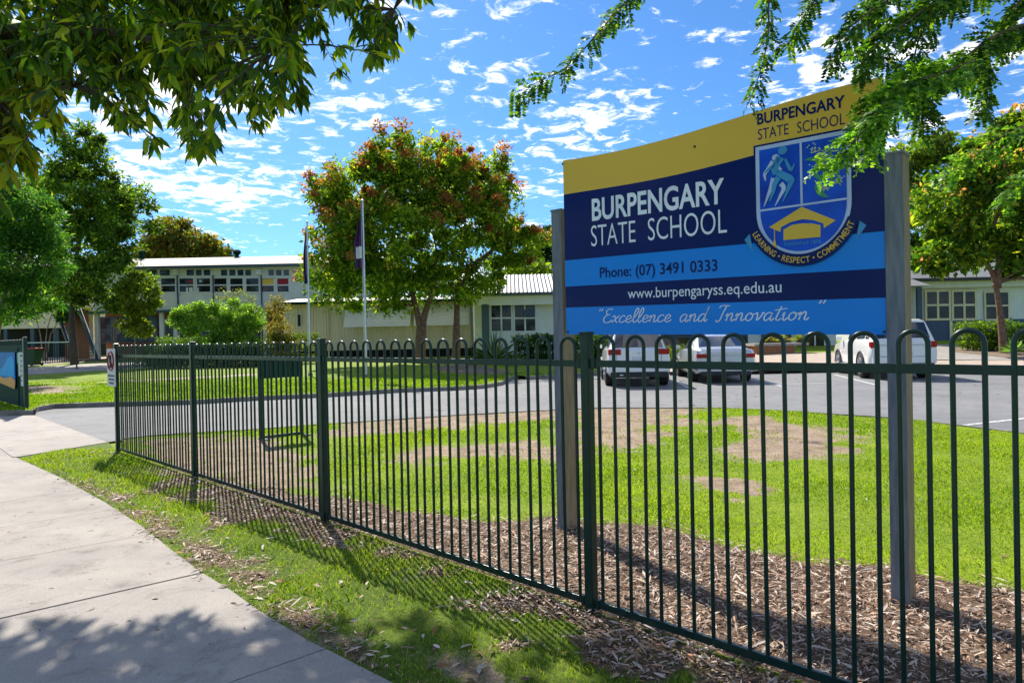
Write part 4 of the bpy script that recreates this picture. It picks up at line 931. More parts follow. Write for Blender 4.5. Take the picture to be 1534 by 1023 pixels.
# ---------------- flag poles ----------------
def flagpole(base,topp,label,cloth,fl0,fl1,wd,badge,flabel):
    g_=G(*base,.1); t_=at(*topp,g_.y); pl_=thing('flag_pole',tuple(g_),label,'flag pole','flag poles on the lawn')
    B=MB(); tt=Vector((g_.x,g_.y,t_.z)); B.tube([g_,g_+(tt-g_)*.5,tt],[.045,.04,.028],10); B.build('pole',M['alu'],pl_,smooth=40)
    B=MB(); B.tube([tt,tt+Vector((0,0,.03)),tt+Vector((0,0,.08)),tt+Vector((0,0,.11))],[.02,.05,.05,.01],10); B.build('finial',M['alu'],pl_)
    MB().tube([g_,g_+Vector((0,0,.12))],.09,10).build('base_collar',M['kerb'],pl_)
    MB().tube([tt+Vector((-.06,-.03,-.05)),g_+Vector((-.06,-.03,1.2))],.006,4).build('halyard',M['white'],pl_)
    z1=at(*fl0,g_.y).z; z0=at(*fl1,g_.y).z; n=28; k=9; vs=[]
    for i in range(n+1):
        t=i/n; z_=z1+(z0-z1)*t; w_=wd*(.12+.88*min(1,t*1.9))*(1-.25*max(0,t-.75)*4*.6)
        for j in range(k+1):
            s=j/k; x_=g_.x-.04-w_*s; y_=g_.y-.03+.05*math.sin(s*11+t*2)*min(1,t*3)
            vs.append((x_,y_,z_-.10*s*(1-t)))
    B=MB(); fs=[[i*(k+1)+j,i*(k+1)+j+1,(i+1)*(k+1)+j+1,(i+1)*(k+1)+j] for i in range(n) for j in range(k)]
    B.add(vs,fs); B.mi=[1 if (badge and .58<(f[0]//(k+1))/n<.82 and 1<=(f[0]%(k+1))<=6) else (2 if (not badge and (f[0]%(k+1))>6) else 0) for f in B.f]
    o=B.build('flag',[M[cloth],M['paper'],M['redcloth']],None,smooth=60,base=(g_.x,g_.y,z0)); tag(o,flabel,'flag')
flagpole((549,566),(543,303),'taller aluminium flag pole in front of the red-leaved tree, right of the pair','purple',(543,318),(546,402),.30,True,'dark purple flag with white badge hanging limp from the taller pole')
flagpole((465,563),(457,335),'thinner flag pole at left edge of the red-leaved tree crown','navycloth',(457,340),(460,425),.13,False,'navy and red flag hanging limp from the thinner pole')
# ---------------- bin, handrail, back fence ----------------
bb=G(50,548,.1); bh=at(50,521,bb.y).z-bb.z
wb=thing('wheelie_bin',tuple(bb),'dark green wheelie bin with a red lid left of the staircase','bin')
B=MB(); w0=.27;w1=.36; x_,y_,z_=bb; B.add([(x_-w0,y_-w0,z_+.05),(x_+w0,y_-w0,z_+.05),(x_+w0,y_+w0,z_+.05),(x_-w0,y_+w0,z_+.05),(x_-w1,y_-w1,z_+bh*.92),(x_+w1,y_-w1,z_+bh*.92),(x_+w1,y_+w1,z_+bh*.92),(x_-w1,y_+w1,z_+bh*.92)],[[3,2,1,0],[4,5,6,7],[0,1,5,4],[1,2,6,5],[2,3,7,6],[3,0,4,7]]); B.build('bin_body',M['bin'],wb,bevel=.03)
MB().box(x_-w1-.03,x_+w1+.03,y_-w1-.03,y_+w1+.03,z_+bh*.925,z_+bh).build('lid',M['redlid'],wb,bevel=.03)
for s in(-1,1): MB().tube([(x_+s*.28,y_+.3,z_+.1),(x_+s*.34,y_+.3,z_+.1)],.1,12).build('wheel',M['tyre'],wb)
hr0=G(115,553,.1); hr=thing('pipe_handrail',tuple(hr0),'low dark pipe handrail beside the path in front of the staircase','railing')
e=at(168,538,hr0.y+2); a=Vector((hr0.x,hr0.y,at(115,541,hr0.y).z)); MB().tube([hr0,a-Vector((0,0,.12)),a+Vector((.1,0,0)),Vector((e.x,e.y,a.z+.05)),Vector((e.x+.1,e.y,a.z-.1)),Vector((e.x+.1,e.y,gz(e.x,e.y)+.1))],.04,8).build('rail',M['plastic'],hr)
f0=at(38,512,46.); f1=at(106,510,46.); zf=gz(-30,46)+.1
bf=thing('yard_fence',(f0.x,46,zf),'dark picket fence behind the wheelie bin','fence')
B=MB(); x_=f0.x
while x_<f1.x: B.box(x_,x_+.04,46,46.04,zf,f0.z); x_+=.16
B.build('pickets',M['green'],bf); MB().box(f0.x,f1.x,45.97,45.997,f0.z-.1,f0.z-.04).build('rail',M['alu'],bf)
# ---------------- vegetation ----------------
def bez(a,b,c,n): return [a*((1-t)**2)+b*(2*t*(1-t))+c*(t*t) for t in [i/n for i in range(n+1)]]
def crownleaves(cl,n,size,pal,wts,flat=.5,aspect=.5,up=.6):
    """cl: list (centre, radius, weight,colourbias)"""
    w=np.array([c[2] for c in cl],float); w/=w.sum(); k=rng.choice(len(cl),n,p=w)
    cc=np.array([tuple(c[0]) for c in cl])[k]; rr=np.array([c[1] for c in cl])[k]
    d=rvec(n); rad=rng.random(n)**.45; Pn=cc+d*(rr*rad)[:,None]*np.array([1,1,flat])
    D=nrm(rvec(n)+d*.6+np.array([0,0,-.35])); NN=nrm(rvec(n)*.8+np.array([0,0,up]))
    sz=size*rng.choice([.6,.85,1.1,1.6],n)*rng.uniform(.8,1.2,n); pal=np.array(pal); tk=rng.choice(len(pal),n,p=wts); tn=pal[tk]*rng.uniform(.7,1.25,(n,1))
    cb=rng.uniform(.75,1.2,len(cl))[k]; tn=tn*cb[:,None]*1.25
    V,Fc=leafpts(Pn,D,NN,sz,sz*aspect); return V,Fc,tn
GREEN=[(.05,.12,.014),(.11,.20,.018),(.20,.29,.022),(.38,.42,.04)]
def tree(name,base,label,cat,ells,nl,size,trunk,bark,pal=GREEN,wts=(.3,.35,.25,.1),ncl=70,clr=(.5,1.0),group=None,stems=None,tipcol=None,tipn=0,aspect=.5,flat=.6,leafm=None,hollow=.55,fuzz=.4):
    """ells: (centre Vector, rx, ry, rz, weight) world coordinates"""
    base=Vector(base); root=thing(name,tuple(base),label,cat,group)
    tot=sum(e[4] for e in ells); cl=[]
    for e in ells:
        for i in range(max(2,int(ncl*e[4]/tot))):
            d=Vector(rvec(1)[0]); r_=hollow+(1-hollow)*random.random()**.6
            c=Vector(e[0])+Vector((d.x*e[1],d.y*e[2],d.z*e[3]))*r_; cl.append((c,random.uniform(*clr),random.uniform(.6,1.3)))
    B=MB(); stems=stems or [[base,base+Vector((0,0,(ells[0][0]-base).z*.55))]]
    nodes=[]
    for s in stems:
        q=[Vector(p) for p in s]; q=[q[0]-Vector((0,0,.1))]+q[1:] ; k=len(q); 
        rads=[trunk*(1-.62*i/(k-1)) for i in range(k)]; rads[0]*=1.25
        if k>2:
            qq=[];rr=[]
            for i in range(k-1):
                for t in (0,.33,.66): qq.append(q[i].lerp(q[i+1],t)+Vector((random.uniform(-1,1),random.uniform(-1,1),0))*trunk*.15*(0 if (i==0 and t==0) else 1)); rr.append(rads[i]*(1-t)+rads[i+1]*t)
            qq.append(q[-1]);rr.append(rads[-1]); q,rads=qq,rr
        B.tube(q,rads,9); nodes+= [(p,r_) for p,r_ in zip(q,rads)][len(q)//2:]
    for c,r_,_ in cl:
        cand=[(( (p-c).length+ (3 if p.z>c.z+.3 else 0)),p,rr_) for p,rr_ in nodes]; _,p,rr_=min(cand,key=lambda t:t[0])
        mid=p.lerp(c,.5)+Vector((random.uniform(-.3,.3),random.uniform(-.3,.3),random.uniform(-.1,.5)))*min(1,(c-p).length*.3)
        r0=min(rr_*.55,.02+.018*(c-p).length); B.tube(bez(p,mid,c,5),[r0*(1-.8*i/5) for i in range(6)],5,False)
        nodes.append((p.lerp(c,.6),r0*.55))
    B.build('trunk',M[bark],root,smooth=60)
    V,Fc,tn=crownleaves(cl,nl,size,pal,wts,flat,aspect)
    if fuzz:
        nf=int(nl*fuzz); ew=np.array([e[4] for e in ells],float); ew/=ew.sum(); ke=rng.choice(len(ells),nf,p=ew)
        ec=np.array([tuple(e[0]) for e in ells])[ke]; er=np.array([[e[1],e[2],e[3]] for e in ells])[ke]
        d=rvec(nf); Pn=ec+d*er*(rng.random(nf)**.42*1.04)[:,None]
        g_=np.array([noise.noise(Vector(tuple(p*.9)))+.6*noise.noise(Vector(tuple(p*2.2))) for p in Pn]); kk=g_>-.12; Pn=Pn[kk]; d=d[kk]; m_=len(Pn)
        szf=size*rng.choice([.55,.8,1.1,1.5],m_)*rng.uniform(.8,1.2,m_); pa=np.array(pal); tf_=pa[rng.choice(len(pa),m_,p=wts)]*rng.uniform(.85,1.7,(m_,1))
        V2,_=leafpts(Pn,nrm(rvec(m_)+d*.5+np.array([0,0,-.3])),nrm(rvec(m_)*.8+np.array([0,0,.6])),szf,szf*aspect); V=np.concatenate([V,V2]); tn=np.concatenate([tn,tf_])
    npmesh('crown',V,4,Fc,tn,leafm or LEAF,root)
    if tipcol:
        top_=sorted(cl,key=lambda c:-(c[0].z+random.uniform(-1.6,1.6)+.5*abs(c[0].x-base.x)))[:int(len(cl)*.7)]
        cc=[(c[0]+Vector((c[0]-ells[0][0]))*.10+Vector((0,0,c[1]*.45)),c[1]*.7,1) for c in top_]
        V,Fc,tn=crownleaves(cc,tipn,size*.62,tipcol,[1/len(tipcol)]*len(tipcol),.7,.7); npmesh('seed_pods',V,4,Fc,tn,LEAF,root)
    return root
def E(px,py,yd,rx,ry,rz,w): return (at(px,py,yd),rx,ry,rz,w)
ps=lambda yd:yd/F  # metres per pixel at depth
YT=35.
k=ps(YT); bt=G(630,541,.1); bt=Vector((at(630,541,YT).x,YT,gz(0,YT)+.1)); bt2=Vector((at(682,536,YT+1).x,YT+1,gz(0,YT+1)+.1))
PODS=[(.34,.10,.05),(.38,.17,.055),(.27,.07,.06),(.36,.22,.06)]
tree('flame_tree',bt,'red and green leaved tree with forked trunk behind the taller flag pole','tree',
 [E(598,335,YT,130*k,3.6,100*k,4.2),E(515,395,YT-.5,62*k,2.3,72*k,1.6),E(640,255,YT,70*k,2.5,55*k,1.2),E(525,285,YT,58*k,2,52*k,1.0),E(590,255,YT,60*k,2.2,50*k,.8),E(600,440,YT,95*k,2.5,34*k,.9)],54000,.19,.22,'barkr',
 wts=(.22,.32,.28,.18),ncl=210,clr=(.22,.85),hollow=.22,fuzz=.42,group='red-leaved trees on the island lawn',stems=[[bt,at(628,490,YT),at(618,440,YT),at(600,390,YT)],[bt,at(634,480,YT),at(650,430,YT),at(655,380,YT)]],tipcol=PODS,tipn=21000,aspect=.5)
tree('flame_tree',bt2,'right hand straight trunked red and green tree beside the spiky agave','tree',
 [E(705,330,YT+1,85*k,3.0,85*k,2.6),E(730,270,YT+1,45*k,2.,40*k,.8),E(775,370,YT+1,42*k,1.8,38*k,.7),E(690,420,YT+1,70*k,2.4,30*k,.9)],26000,.19,.20,'barkr',
 wts=(.22,.32,.28,.18),ncl=95,clr=(.22,.75),hollow=.42,fuzz=.35,group='red-leaved trees on the island lawn',stems=[[bt2,at(684,470,YT+1),at(686,410,YT+1),at(700,360,YT+1)],[at(684,440,YT+1),at(712,395,YT+1),at(745,370,YT+1)]],tipcol=PODS,tipn=9500)
DG=[(.035,.08,.014),(.08,.15,.02),(.15,.23,.026),(.30,.36,.045)]
M['barkd']=mat('bark_dark',(.045,.034,.025),.9,0,(.09,.07,.05),9,.8,30); k=ps(42.); b_=Vector((at(112,545,42).x,42,gz(-20,42)+.1))
tree('broad_tree',b_,'tall dark green tree hanging over the staircase at the left','tree',[E(120,300,42,75*k,3.4,75*k,2),E(170,330,42,52*k,2.6,70*k,1.6),E(150,420,41,62*k,2.6,48*k,1.3),E(125,225,42,36*k,1.6,40*k,.6),E(60,330,43,75*k,2.5,80*k,1.6),E(40,440,43,60*k,2.,50*k,.9)],46000,.21,.20,'barkd',DG,(.35,.33,.22,.10),ncl=190,clr=(.3,.95),hollow=.35,fuzz=.3,stems=[[b_,at(108,470,42),at(112,400,42),at(125,320,42)],[at(108,440,42),at(150,380,42),at(175,340,42)]])
k=ps(41.); b_=Vector((at(203,545,41).x,41,gz(-20,41)+.1))
tree('yellow_green_tree',b_,'lighter yellow-green small tree overlapping the left end of the upper windows','tree',[E(208,445,41,26*k,1.2,32*k,1),E(205,490,41,22*k,1,14*k,.4)],5500,.22,.07,'barkl',[(.10,.15,.02),(.19,.24,.03),(.28,.32,.04)],(.4,.4,.2),ncl=24,clr=(.3,.6))
k=ps(26.); b_=Vector((at(-14,600,26).x,26,gz(-20,26)+.1))
tree('jacaranda_tree',b_,'feathery bright green tree above the banner fence at the left edge','tree',[E(38,330,26,52*k,1.6,38*k,1.3),E(45,390,26,52*k,1.6,40*k,1.3),E(10,440,26,60*k,1.6,40*k,1.),E(0,300,26,40*k,1.5,40*k,.8)],26000,.16,.14,'barkl',[(.03,.10,.02),(.05,.15,.03),(.10,.22,.04),(.2,.3,.05)],(.35,.3,.22,.13),ncl=60,clr=(.35,.7),aspect=.3,stems=[[b_,at(-5,500,26),at(8,440,26),at(38,370,26)]])
k=ps(37.); b_=G(66,541,.1); 
tree('multistem_tree',b_,'small many-stemmed tree with drooping dark leaves right behind the wheelie bin','tree',[E(70,445,b_.y,30*k,1.1,24*k,1),E(95,465,b_.y,16*k,.8,14*k,.4),E(40,460,b_.y,22*k,.8,20*k,.5)],7000,.28,.05,'barkl',[(.015,.07,.03),(.03,.11,.04),(.06,.16,.05)],(.4,.4,.2),ncl=26,clr=(.3,.6),aspect=.25,stems=[[b_,at(60,500,b_.y),at(50,460,b_.y)],[b_,at(70,495,b_.y),at(82,455,b_.y)],[b_+Vector((.1,0,0)),at(76,500,b_.y),at(95,470,b_.y)]])
k=ps(68.); b_=Vector((at(275,540,68).x,68,gz(0,62)))
tree('autumn_tree',b_,'olive and rust tinted round tree rising behind the two-storey roof','tree',[E(270,368,68,44*k,3.2,32*k,1.4),E(225,378,68,24*k,2,22*k,.5),E(308,380,68,28*k,2.4,26*k,.7),E(262,345,68,22*k,2,20*k,.4)],15000,.36,.3,'bark',[(.10,.12,.02),(.16,.15,.02),(.22,.12,.03),(.08,.10,.02)],(.35,.3,.15,.2),ncl=60,clr=(.7,1.3))
for (px,py,yd,rx,rz,nl,lb,pal) in ((835,385,70,60,42,9000,'dark tree standing far behind the left sign post',[(.012,.035,.014),(.02,.05,.02),(.03,.07,.02)]),(785,408,60,26,12,3500,'low bright yellow-green treetop above the office roof',[(.12,.18,.02),(.2,.26,.03),(.08,.13,.02)]),(1395,300,62,80,95,16000,'tall pale green tree behind the right classroom roof',[(.10,.15,.02),(.18,.24,.03),(.07,.11,.02)]),(1550,330,66,90,100,12000,'farthest dense tree at the right edge behind the classroom roof',[(.07,.12,.02),(.13,.18,.03),(.05,.09,.02)]),(15,420,75,90,80,9000,'dark treetop far behind the left wing',DG[:3]),(480,420,72,40,22,3500,'small dark treetop behind the flag poles',DG[:3])):
    k=ps(yd); b_=Vector((at(px,540,yd).x,yd,gz(at(px,540,yd).x,yd)+.05)); tree('distant_tree',b_,lb,'tree',[E(px,py,yd,rx*k,3,rz*k,1)],nl,.42,.25,'bark',pal,(.4,.35,.25),ncl=45,clr=(.7,1.4),group='trees beyond the buildings')
YY=31.; k=ps(YY); bz=gz(25,YY)+.1; b_=Vector((at(1503,512,YY).x,YY,bz))
tree('leaning_tree',b_,'leaning reddish trunked tree with green and orange leaves in front of the right classrooms','tree',[E(1440,300,YY,68*k,2.4,62*k,1.8),E(1510,250,YY,62*k,2.4,72*k,1.8),E(1570,330,YY,60*k,2.4,90*k,1.5),E(1425,385,YY,42*k,1.6,22*k,.5),E(1500,380,YY,50*k,2,28*k,.6)],26000,.26,.15,'barkr',[(.045,.11,.014),(.09,.17,.02),(.18,.26,.025),(.32,.36,.03)],(.3,.32,.24,.14),fuzz=.25,ncl=95,clr=(.45,.9),stems=[[b_,at(1497,460,YY),at(1492,425,YY),at(1470,375,YY),at(1440,330,YY)],[at(1493,428,YY),at(1497,390,YY),at(1488,340,YY),at(1500,290,YY)]],tipcol=[(.5,.25,.12),(.45,.18,.12),(.55,.35,.1)],tipn=1600)
# shrubs
def shrub(name,px,pyb,pyt,halfpx,yd,label,pal,nl,size=.12,cat='shrub',group=None,wts=None,dep=1.,aspect=.5,bark='bark',extra=()):
    k=ps(yd); x_=at(px,pyb,yd).x; z0=gz(x_,yd)+.1; zt=at(px,pyt,yd).z; base=Vector((x_,yd,z0)); c=Vector((x_,yd,z0+(zt-z0)*.55))
    el=[(c,halfpx*k,dep,(zt-z0)*.5,1)]+[ (Vector((at(a,b,yd).x,yd,at(a,b,yd).z)),r1*k,dep*.8,r2*k,w) for a,b,r1,r2,w in extra]
    n=max(16,int(halfpx*k*dep*30)); return tree(name,base,label,cat,el,nl,size,.04,bark,pal,wts or [1/len(pal)]*len(pal),ncl=min(n,90),clr=(.28,.5),group=group,stems=[[base,base+Vector((.1,0,(zt-z0)*.3)),c],[base,base+Vector((-.15,0,(zt-z0)*.35)),c+Vector((-halfpx*k*.4,0,0))]],hollow=.3,aspect=aspect)
shrub('layered_shrub',328,525,452,58,37.,'wide feathery pale green shrub with layered branches before the two-storey block',[(.18,.30,.06),(.28,.40,.09),(.10,.2,.03)],30000,.11,extra=((285,482,34,16,.5),(300,468,40,14,.5),(370,474,30,18,.5),(345,490,50,18,.6)))
shrub('twiggy_shrub',420,520,447,20,38.,'brown twiggy upright shrub near the left end of the cream corrugated wall',[(.20,.17,.06),(.12,.13,.03),(.3,.2,.08)],3600,.10)
shrub('grey_shrub',350,520,430,36,39.5,'grey-olive airy shrub showing above the feathery pale one',[(.17,.19,.09),(.12,.14,.06)],4000,.10)
HG=[(.015,.045,.010),(.03,.075,.012),(.06,.12,.02)]
def hedge(name,px0,px1,pyb,pyt,yd,label,pal,nl,dep=1.2,size=.10):
    x0=at(px0,pyb,yd).x;x1=at(px1,pyb,yd).x; z0=gz((x0+x1)/2,yd)+.1; zt=at((px0+px1)/2,pyt,yd).z; root=thing(name,((x0+x1)/2,yd,z0),label,'hedge')
    cl=[]; n=int((x1-x0)/.28)
    for i in range(n):
        for j in range(3):
            for l in range(3): cl.append((Vector((x0+(x1-x0)*(i+random.random())/n,yd+dep*(j-1)*.35+random.uniform(-.1,.1),z0+(zt-z0)*(.2+.3*l)+random.uniform(-.06,.06))),.26,1))
    V,Fc,tn=crownleaves(cl,nl,size,pal,[1/len(pal)]*len(pal),.8,.5,.9); npmesh('foliage',V,4,Fc,tn,LEAF,root)
    B=MB()
    for i in range(n): p=Vector((x0+(x1-x0)*(i+.5)/n,yd,z0-.1)); B.tube([p,p+Vector((random.uniform(-.1,.1),0,(zt-z0)*.8))],.02,5)
    B.build('stems',M['bark'],root)
hedge('clipped_hedge',215,395,556,514,35.,'long dark clipped hedge behind the fence below the feathery shrub',HG,15000)
hedge('low_hedge',238,320,530,500,38.5,'sunlit yellow-green hedge in front of the ground floor windows',[(.08,.15,.02),(.15,.23,.03),(.04,.09,.02)],5000)
hedge('low_hedge',400,478,535,494,37.5,'mixed green hedge beneath the brown twiggy shrub',[(.10,.15,.02),(.04,.08,.02),(.17,.2,.03)],5200)
hedge('clipped_hedge',775,905,555,497,33.,'very dark hedge below the office windows left of the white SUV',HG,14000)
hedge('low_hedge',1000,1040,556,520,31.,'small bright green hedge glimpsed between the SUV and the sedan',[(.10,.17,.02),(.17,.24,.03),(.06,.1,.02)],2600)
hedge('low_hedge',1444,1500,530,478,33.,'bright green rounded hedge under the leaning tree',[(.12,.2,.02),(.2,.28,.03),(.05,.1,.02)],6500,1.4)
hedge('low_hedge',1500,1580,530,480,32.,'darker leafy hedge at the right edge of the classroom garden',[(.05,.11,.02),(.1,.17,.03),(.03,.07,.02)],6500,1.4)
def agave(px,pyb,yd,Rr,label,n=46,col=((.06,.12,.05),(.12,.2,.09),(.2,.27,.14)),name='agave_plant',wd=.10,group=None,z=None):
    x_=at(px,pyb,yd).x; z0=(gz(x_,yd)+.1) if z is None else z; base=Vector((x_,yd,z0)); root=thing(name,tuple(base),label,'plant',group)
    vs=[];tn=[]
    for i in range(n):
        az=i*2.4; el=R(15+70*(i/n)); d=Vector((cos(az)*cos(el),sin(az)*cos(el),sin(el))); s=Vector((-sin(az),cos(az),0)); L_=Rr*random.uniform(.8,1.1); dr=Vector((0,0,-1))*L_*.22*cos(el)
        p=[base+Vector((0,0,.15)),base+d*L_*.5+Vector((0,0,.15)),base+d*L_+dr+Vector((0,0,.1))]
        u=d.cross(s)*.3*wd
        vs.append([p[0]-s*wd*.3,p[0]+s*wd*.3,p[1]+s*wd*.5-u,p[2],p[1]-s*wd*.5-u]); tn.append(random.choice(col))
    V=np.array([[tuple(q) for q in l] for l in vs]); npmesh('leaves',V,5,[(0,1,2,3,4)],np.array(tn),LEAF,root); return root
agave(742,548,33.,1.7,'large spiky agave with long pointed leaves right of the red-leaved trees')
agave(770,556,31.,.75,'smaller drooping strap-leaved plant at the tip of the island lawn',40,name='strap_leaf_plant',wd=.05)
agave(812,560,31.,.8,'grassy dark strap-leaved plant in front of the very dark hedge',60,((.02,.05,.02),(.04,.08,.03)),'strap_leaf_plant',.04)
agave(712,555,32.5,.55,'low strap-leaved plant at the foot of the straight trunked tree',36,((.05,.1,.03),(.1,.16,.05)),'strap_leaf_plant',.05)
agave(1520,540,30.,.8,'pale broad-leaved plant at the right edge garden',34,((.10,.2,.06),(.18,.3,.1)),'broad_leaf_plant',.12)
for px,lb in ((1150,'green and pink cordyline at left in the planter bench'),(1172,'middle yellow-green cordyline in the planter bench'),(1196,'right reddish cordyline in the planter bench')):
    agave(px,514,pa.y+.5,.55,lb,34,((.12,.16,.04),(.3,.2,.1),(.2,.25,.06)),'planter_plant',.09,'plants in the planter',z=zt0-.05)
sheet('garden_bed',px2([(650,549),(700,545),(765,556),(755,562),(700,560),(655,556)],.1),.106,M['soil'],1.)
sheet('garden_bed_right',px2([(1425,528),(1534,540),(1600,540),(1600,520),(1430,521)],.1),.14,M['soil'],1.)
# ---------------- bird ----------------
bp_=at(819,133,16.); bird=MB(); 
def wing(s):
    a=bp_+Vector((s*.02,0,.03)); b=bp_+Vector((s*.09,.02,.05 if s<0 else .03)); c=bp_+Vector((s*.15,.05,-.10)); d=bp_+Vector((s*.06,.05,-.01)); u=Vector((0,0,.006))
    bird.add([a,b,c,d,a-u,b-u,c-u,d-u],[[0,1,2,3],[7,6,5,4],[0,4,5,1],[1,5,6,2],[2,6,7,3],[3,7,4,0]])
wing(-1);wing(1)
bird.tube([bp_+Vector((0,-.10,.07)),bp_+Vector((0,-.08,.07)),bp_+Vector((0,-.05,.05)),bp_+Vector((0,0,.02)),bp_+Vector((.01,.06,-.01)),bp_+Vector((.015,.13,-.03))],[.003,.018,.024,.035,.02,.012],8)
ob=bird.build('flying_bird',M['bird'],None,smooth=50,base=tuple(bp_)); tag(ob,'small dark bird flying with wings bent down beneath the leafy branch tip','bird')
# ---------------- near trees ----------------
def polyl(pts,t):
    L_=[0]
    for a,b in zip(pts,pts[1:]): L_.append(L_[-1]+(b-a).length)
    s=t*L_[-1]
    for i in range(len(pts)-1):
        if s<=L_[i+1]: return pts[i].lerp(pts[i+1],(s-L_[i])/max(1e-6,L_[i+1]-L_[i])),(pts[i+1]-pts[i]).normalized()
    return pts[-1],(pts[-1]-pts[-2]).normalized()
# left: long drooping leaves
tb=Vector((-8.6,6.4,0)); lt=thing('overhanging_tree',tuple(tb),'near tree with long pointed drooping leaves overhanging the top left corner','tree')
B=MB()
B.tube([tb-Vector((0,0,.1)),tb+Vector((.1,0,1.2)),tb+Vector((.3,0,2.6)),tb+Vector((.7,0,4.2))],[.24,.19,.16,.12],12)
limbs=[[tb+Vector((.4,0,3.0)),at(-120,60,6.6),at(60,40,6.5),at(180,52,6.4),at(330,75,6.2),at(420,70,6.0)],
 [tb+Vector((.5,0,3.3)),at(-60,-40,7.2),at(150,-20,7.3),at(330,-10,7.2),at(480,10,7.),at(590,15,6.8)],
 [tb+Vector((.4,0,2.8)),at(-100,160,6.),at(20,150,5.9),at(110,130,5.9)],
 [tb+Vector((.6,0,3.8)),at(-50,-160,6.),at(200,-140,6.),at(450,-120,6.)],
 [tb+Vector((.6,0,3.9)),at(0,-120,8.),at(260,-90,8.2),at(500,-60,8.)]]
for l in limbs: B.tube([Vector(p) for p in smooth3(l)] if False else l,[.055-.042*i/(len(l)-1) for i in range(len(l))],8)
rt=random.Random(11)
lowb=[(-80,330),(0,325),(35,290),(70,250),(95,185),(125,165),(150,180),(185,215),(215,245),(260,235),(300,252),(330,205),(355,215),(405,225),(430,165),(455,165),(480,105),(525,150),(560,105),(605,85),(625,40),(640,-10),(700,-120)]
lx=[a for a,_ in lowb]; ly=[b for _,b in lowb]
ends=[]
LP=[];LD=[];LN=[];LL=[];LT=[];sunglow=0
def rosette(p,d,n,sz):
    for i in range(n):
        a=rt.uniform(0,2*pi); s=d.orthogonal().normalized(); s=Matrix.Rotation(a,3,d)@s
        dd=(d*rt.uniform(.3,.9)+s*rt.uniform(.5,1.1)+Vector((0,0,-rt.uniform(.1,.8)))).normalized()
        LP.append(tuple(p-d*rt.uniform(0,.07))); LD.append(tuple(dd)); LN.append((rt.gauss(0,.5),rt.gauss(0,.5),1.)); LL.append(sz*rt.uniform(.6,1.2)); LT.append(sunglow)
cnt=0
while cnt<1400:
    px=rt.uniform(-90,660); yl=float(np.interp(px,lx,ly)); u=rt.random(); lo=-190
    py=lo+(yl-lo)*(u**.75)
    if py>yl-20: py=yl-22
    if px>500 and rt.random()<.3 and py>0: continue
    if py>yl-130 and noise.noise(Vector((px*.022,py*.03,2.)))<-.02+.12*(px>430): continue
    tf=(505-py)/F; ym=min(8.8,5.2/max(.2,1-.905*tf)); yd=4.8+(ym-4.8)*rt.random()**.5; p=at(px,py,yd)
    # branch point on nearest limb
    sunglow=1 if (px<120 and py>130) else 0  # marks leaves whose yellow tint paints in the sun glowing through them
    best=None
    for l in limbs:
        for t in (.25,.4,.55,.7,.85,1.):
            q,_=polyl(l,t); dq=(q-p).length+ (1.2 if q.z<p.z-.1 else 0)
            if best is None or dq<best[0]: best=(dq,q)
    q=best[1]; m=q.lerp(p,.6)+Vector((rt.uniform(-.1,.1),rt.uniform(-.1,.1),.12+.1*rt.random()))
    crv=bez(q,m,p,6)
    B.tube(crv,[.009*(1-.7*i/6) for i in range(7)],4,False)
    d=(p-m).normalized()+Vector((0,0,-.3)); d.normalize(); rosette(p,d,rt.randint(5,9),.178)
    for t in (.45,.62,.8):
        c=polyl(crv,t)[0]; rosette(c,d,rt.randint(2,4),.165)
    cnt+=1
B.build('trunk',M['barkd'],lt,smooth=60)
def leafobj(name,parent,pal,wts,asp):
    P_=np.array(LP);D_=np.array(LD);N_=np.array(LN);L_=np.array(LL); V,_=leafpts(P_,D_,N_,L_,L_*asp,'lance'); n=len(P_)
    pal=np.array(pal); tn=pal[rng.choice(len(pal),n,p=wts)]*rng.uniform(.75,1.2,(n,1)); wm=np.array(LT)*(rng.random(n)<.55)>0; tn[wm]=np.array([(.30,.28,.012),(.20,.24,.012)])[rng.integers(0,2,wm.sum())]*rng.uniform(.8,1.2,(wm.sum(),1)); return npmesh(name,V,8,LANCE_F,tn,LEAFN,parent)  # marked leaves get the painted sun-glow yellow
leafobj('foliage',lt,[(.035,.09,.010),(.09,.18,.012),(.20,.31,.014),(.42,.46,.02)],(.30,.33,.23,.14),.30)
# right: fine feathery leaves
tb=Vector((6.2,3.4,0)); rtree=thing('feathery_tree',tuple(tb),'near tree with fine feathery leaflets hanging into the top right, over the sign','tree')
B=MB(); B.tube([tb-Vector((0,0,.1)),tb+Vector((-.1,0,1.5)),tb+Vector((-.3,0,3.2)),tb+Vector((-.5,0,5))],[.2,.17,.13,.09],12)
FP=[];FDd=[];FNn=[];FL=[];FT=[];fbr=.75  # last value: spray brightness, with lit and unlit tone put into leaf colour
def frond(p,d,L_,droop=.4):
    d=d.normalized(); s=d.cross(Vector((0,0,1))); s=s.normalized() if s.length>.05 else Vector((1,0,0)); s=(s+Vector((rt.gauss(0,.35),rt.gauss(0,.35),rt.gauss(0,.35)))).normalized()
    fv=rt.uniform(.7,1.3); n=max(5,int(L_/.013)); q=p.copy(); dd=d.copy()
    for i in range(n):
        dd=(dd+Vector((0,0,-droop/n))).normalized(); q=q+dd*(L_/n); w=.034*(1-.5*abs(i/n-.4))
        up=s.cross(dd).normalized()
        for sg in (1,-1):
            FP.append(tuple(q)); FDd.append(tuple((s*sg+dd*.45+up*rt.gauss(0,.2)).normalized())); FNn.append(tuple(up+Vector((rt.gauss(0,.3),rt.gauss(0,.3),rt.gauss(0,.3))))); FL.append(w*rt.uniform(.85,1.15)); FT.append(fbr*fv)
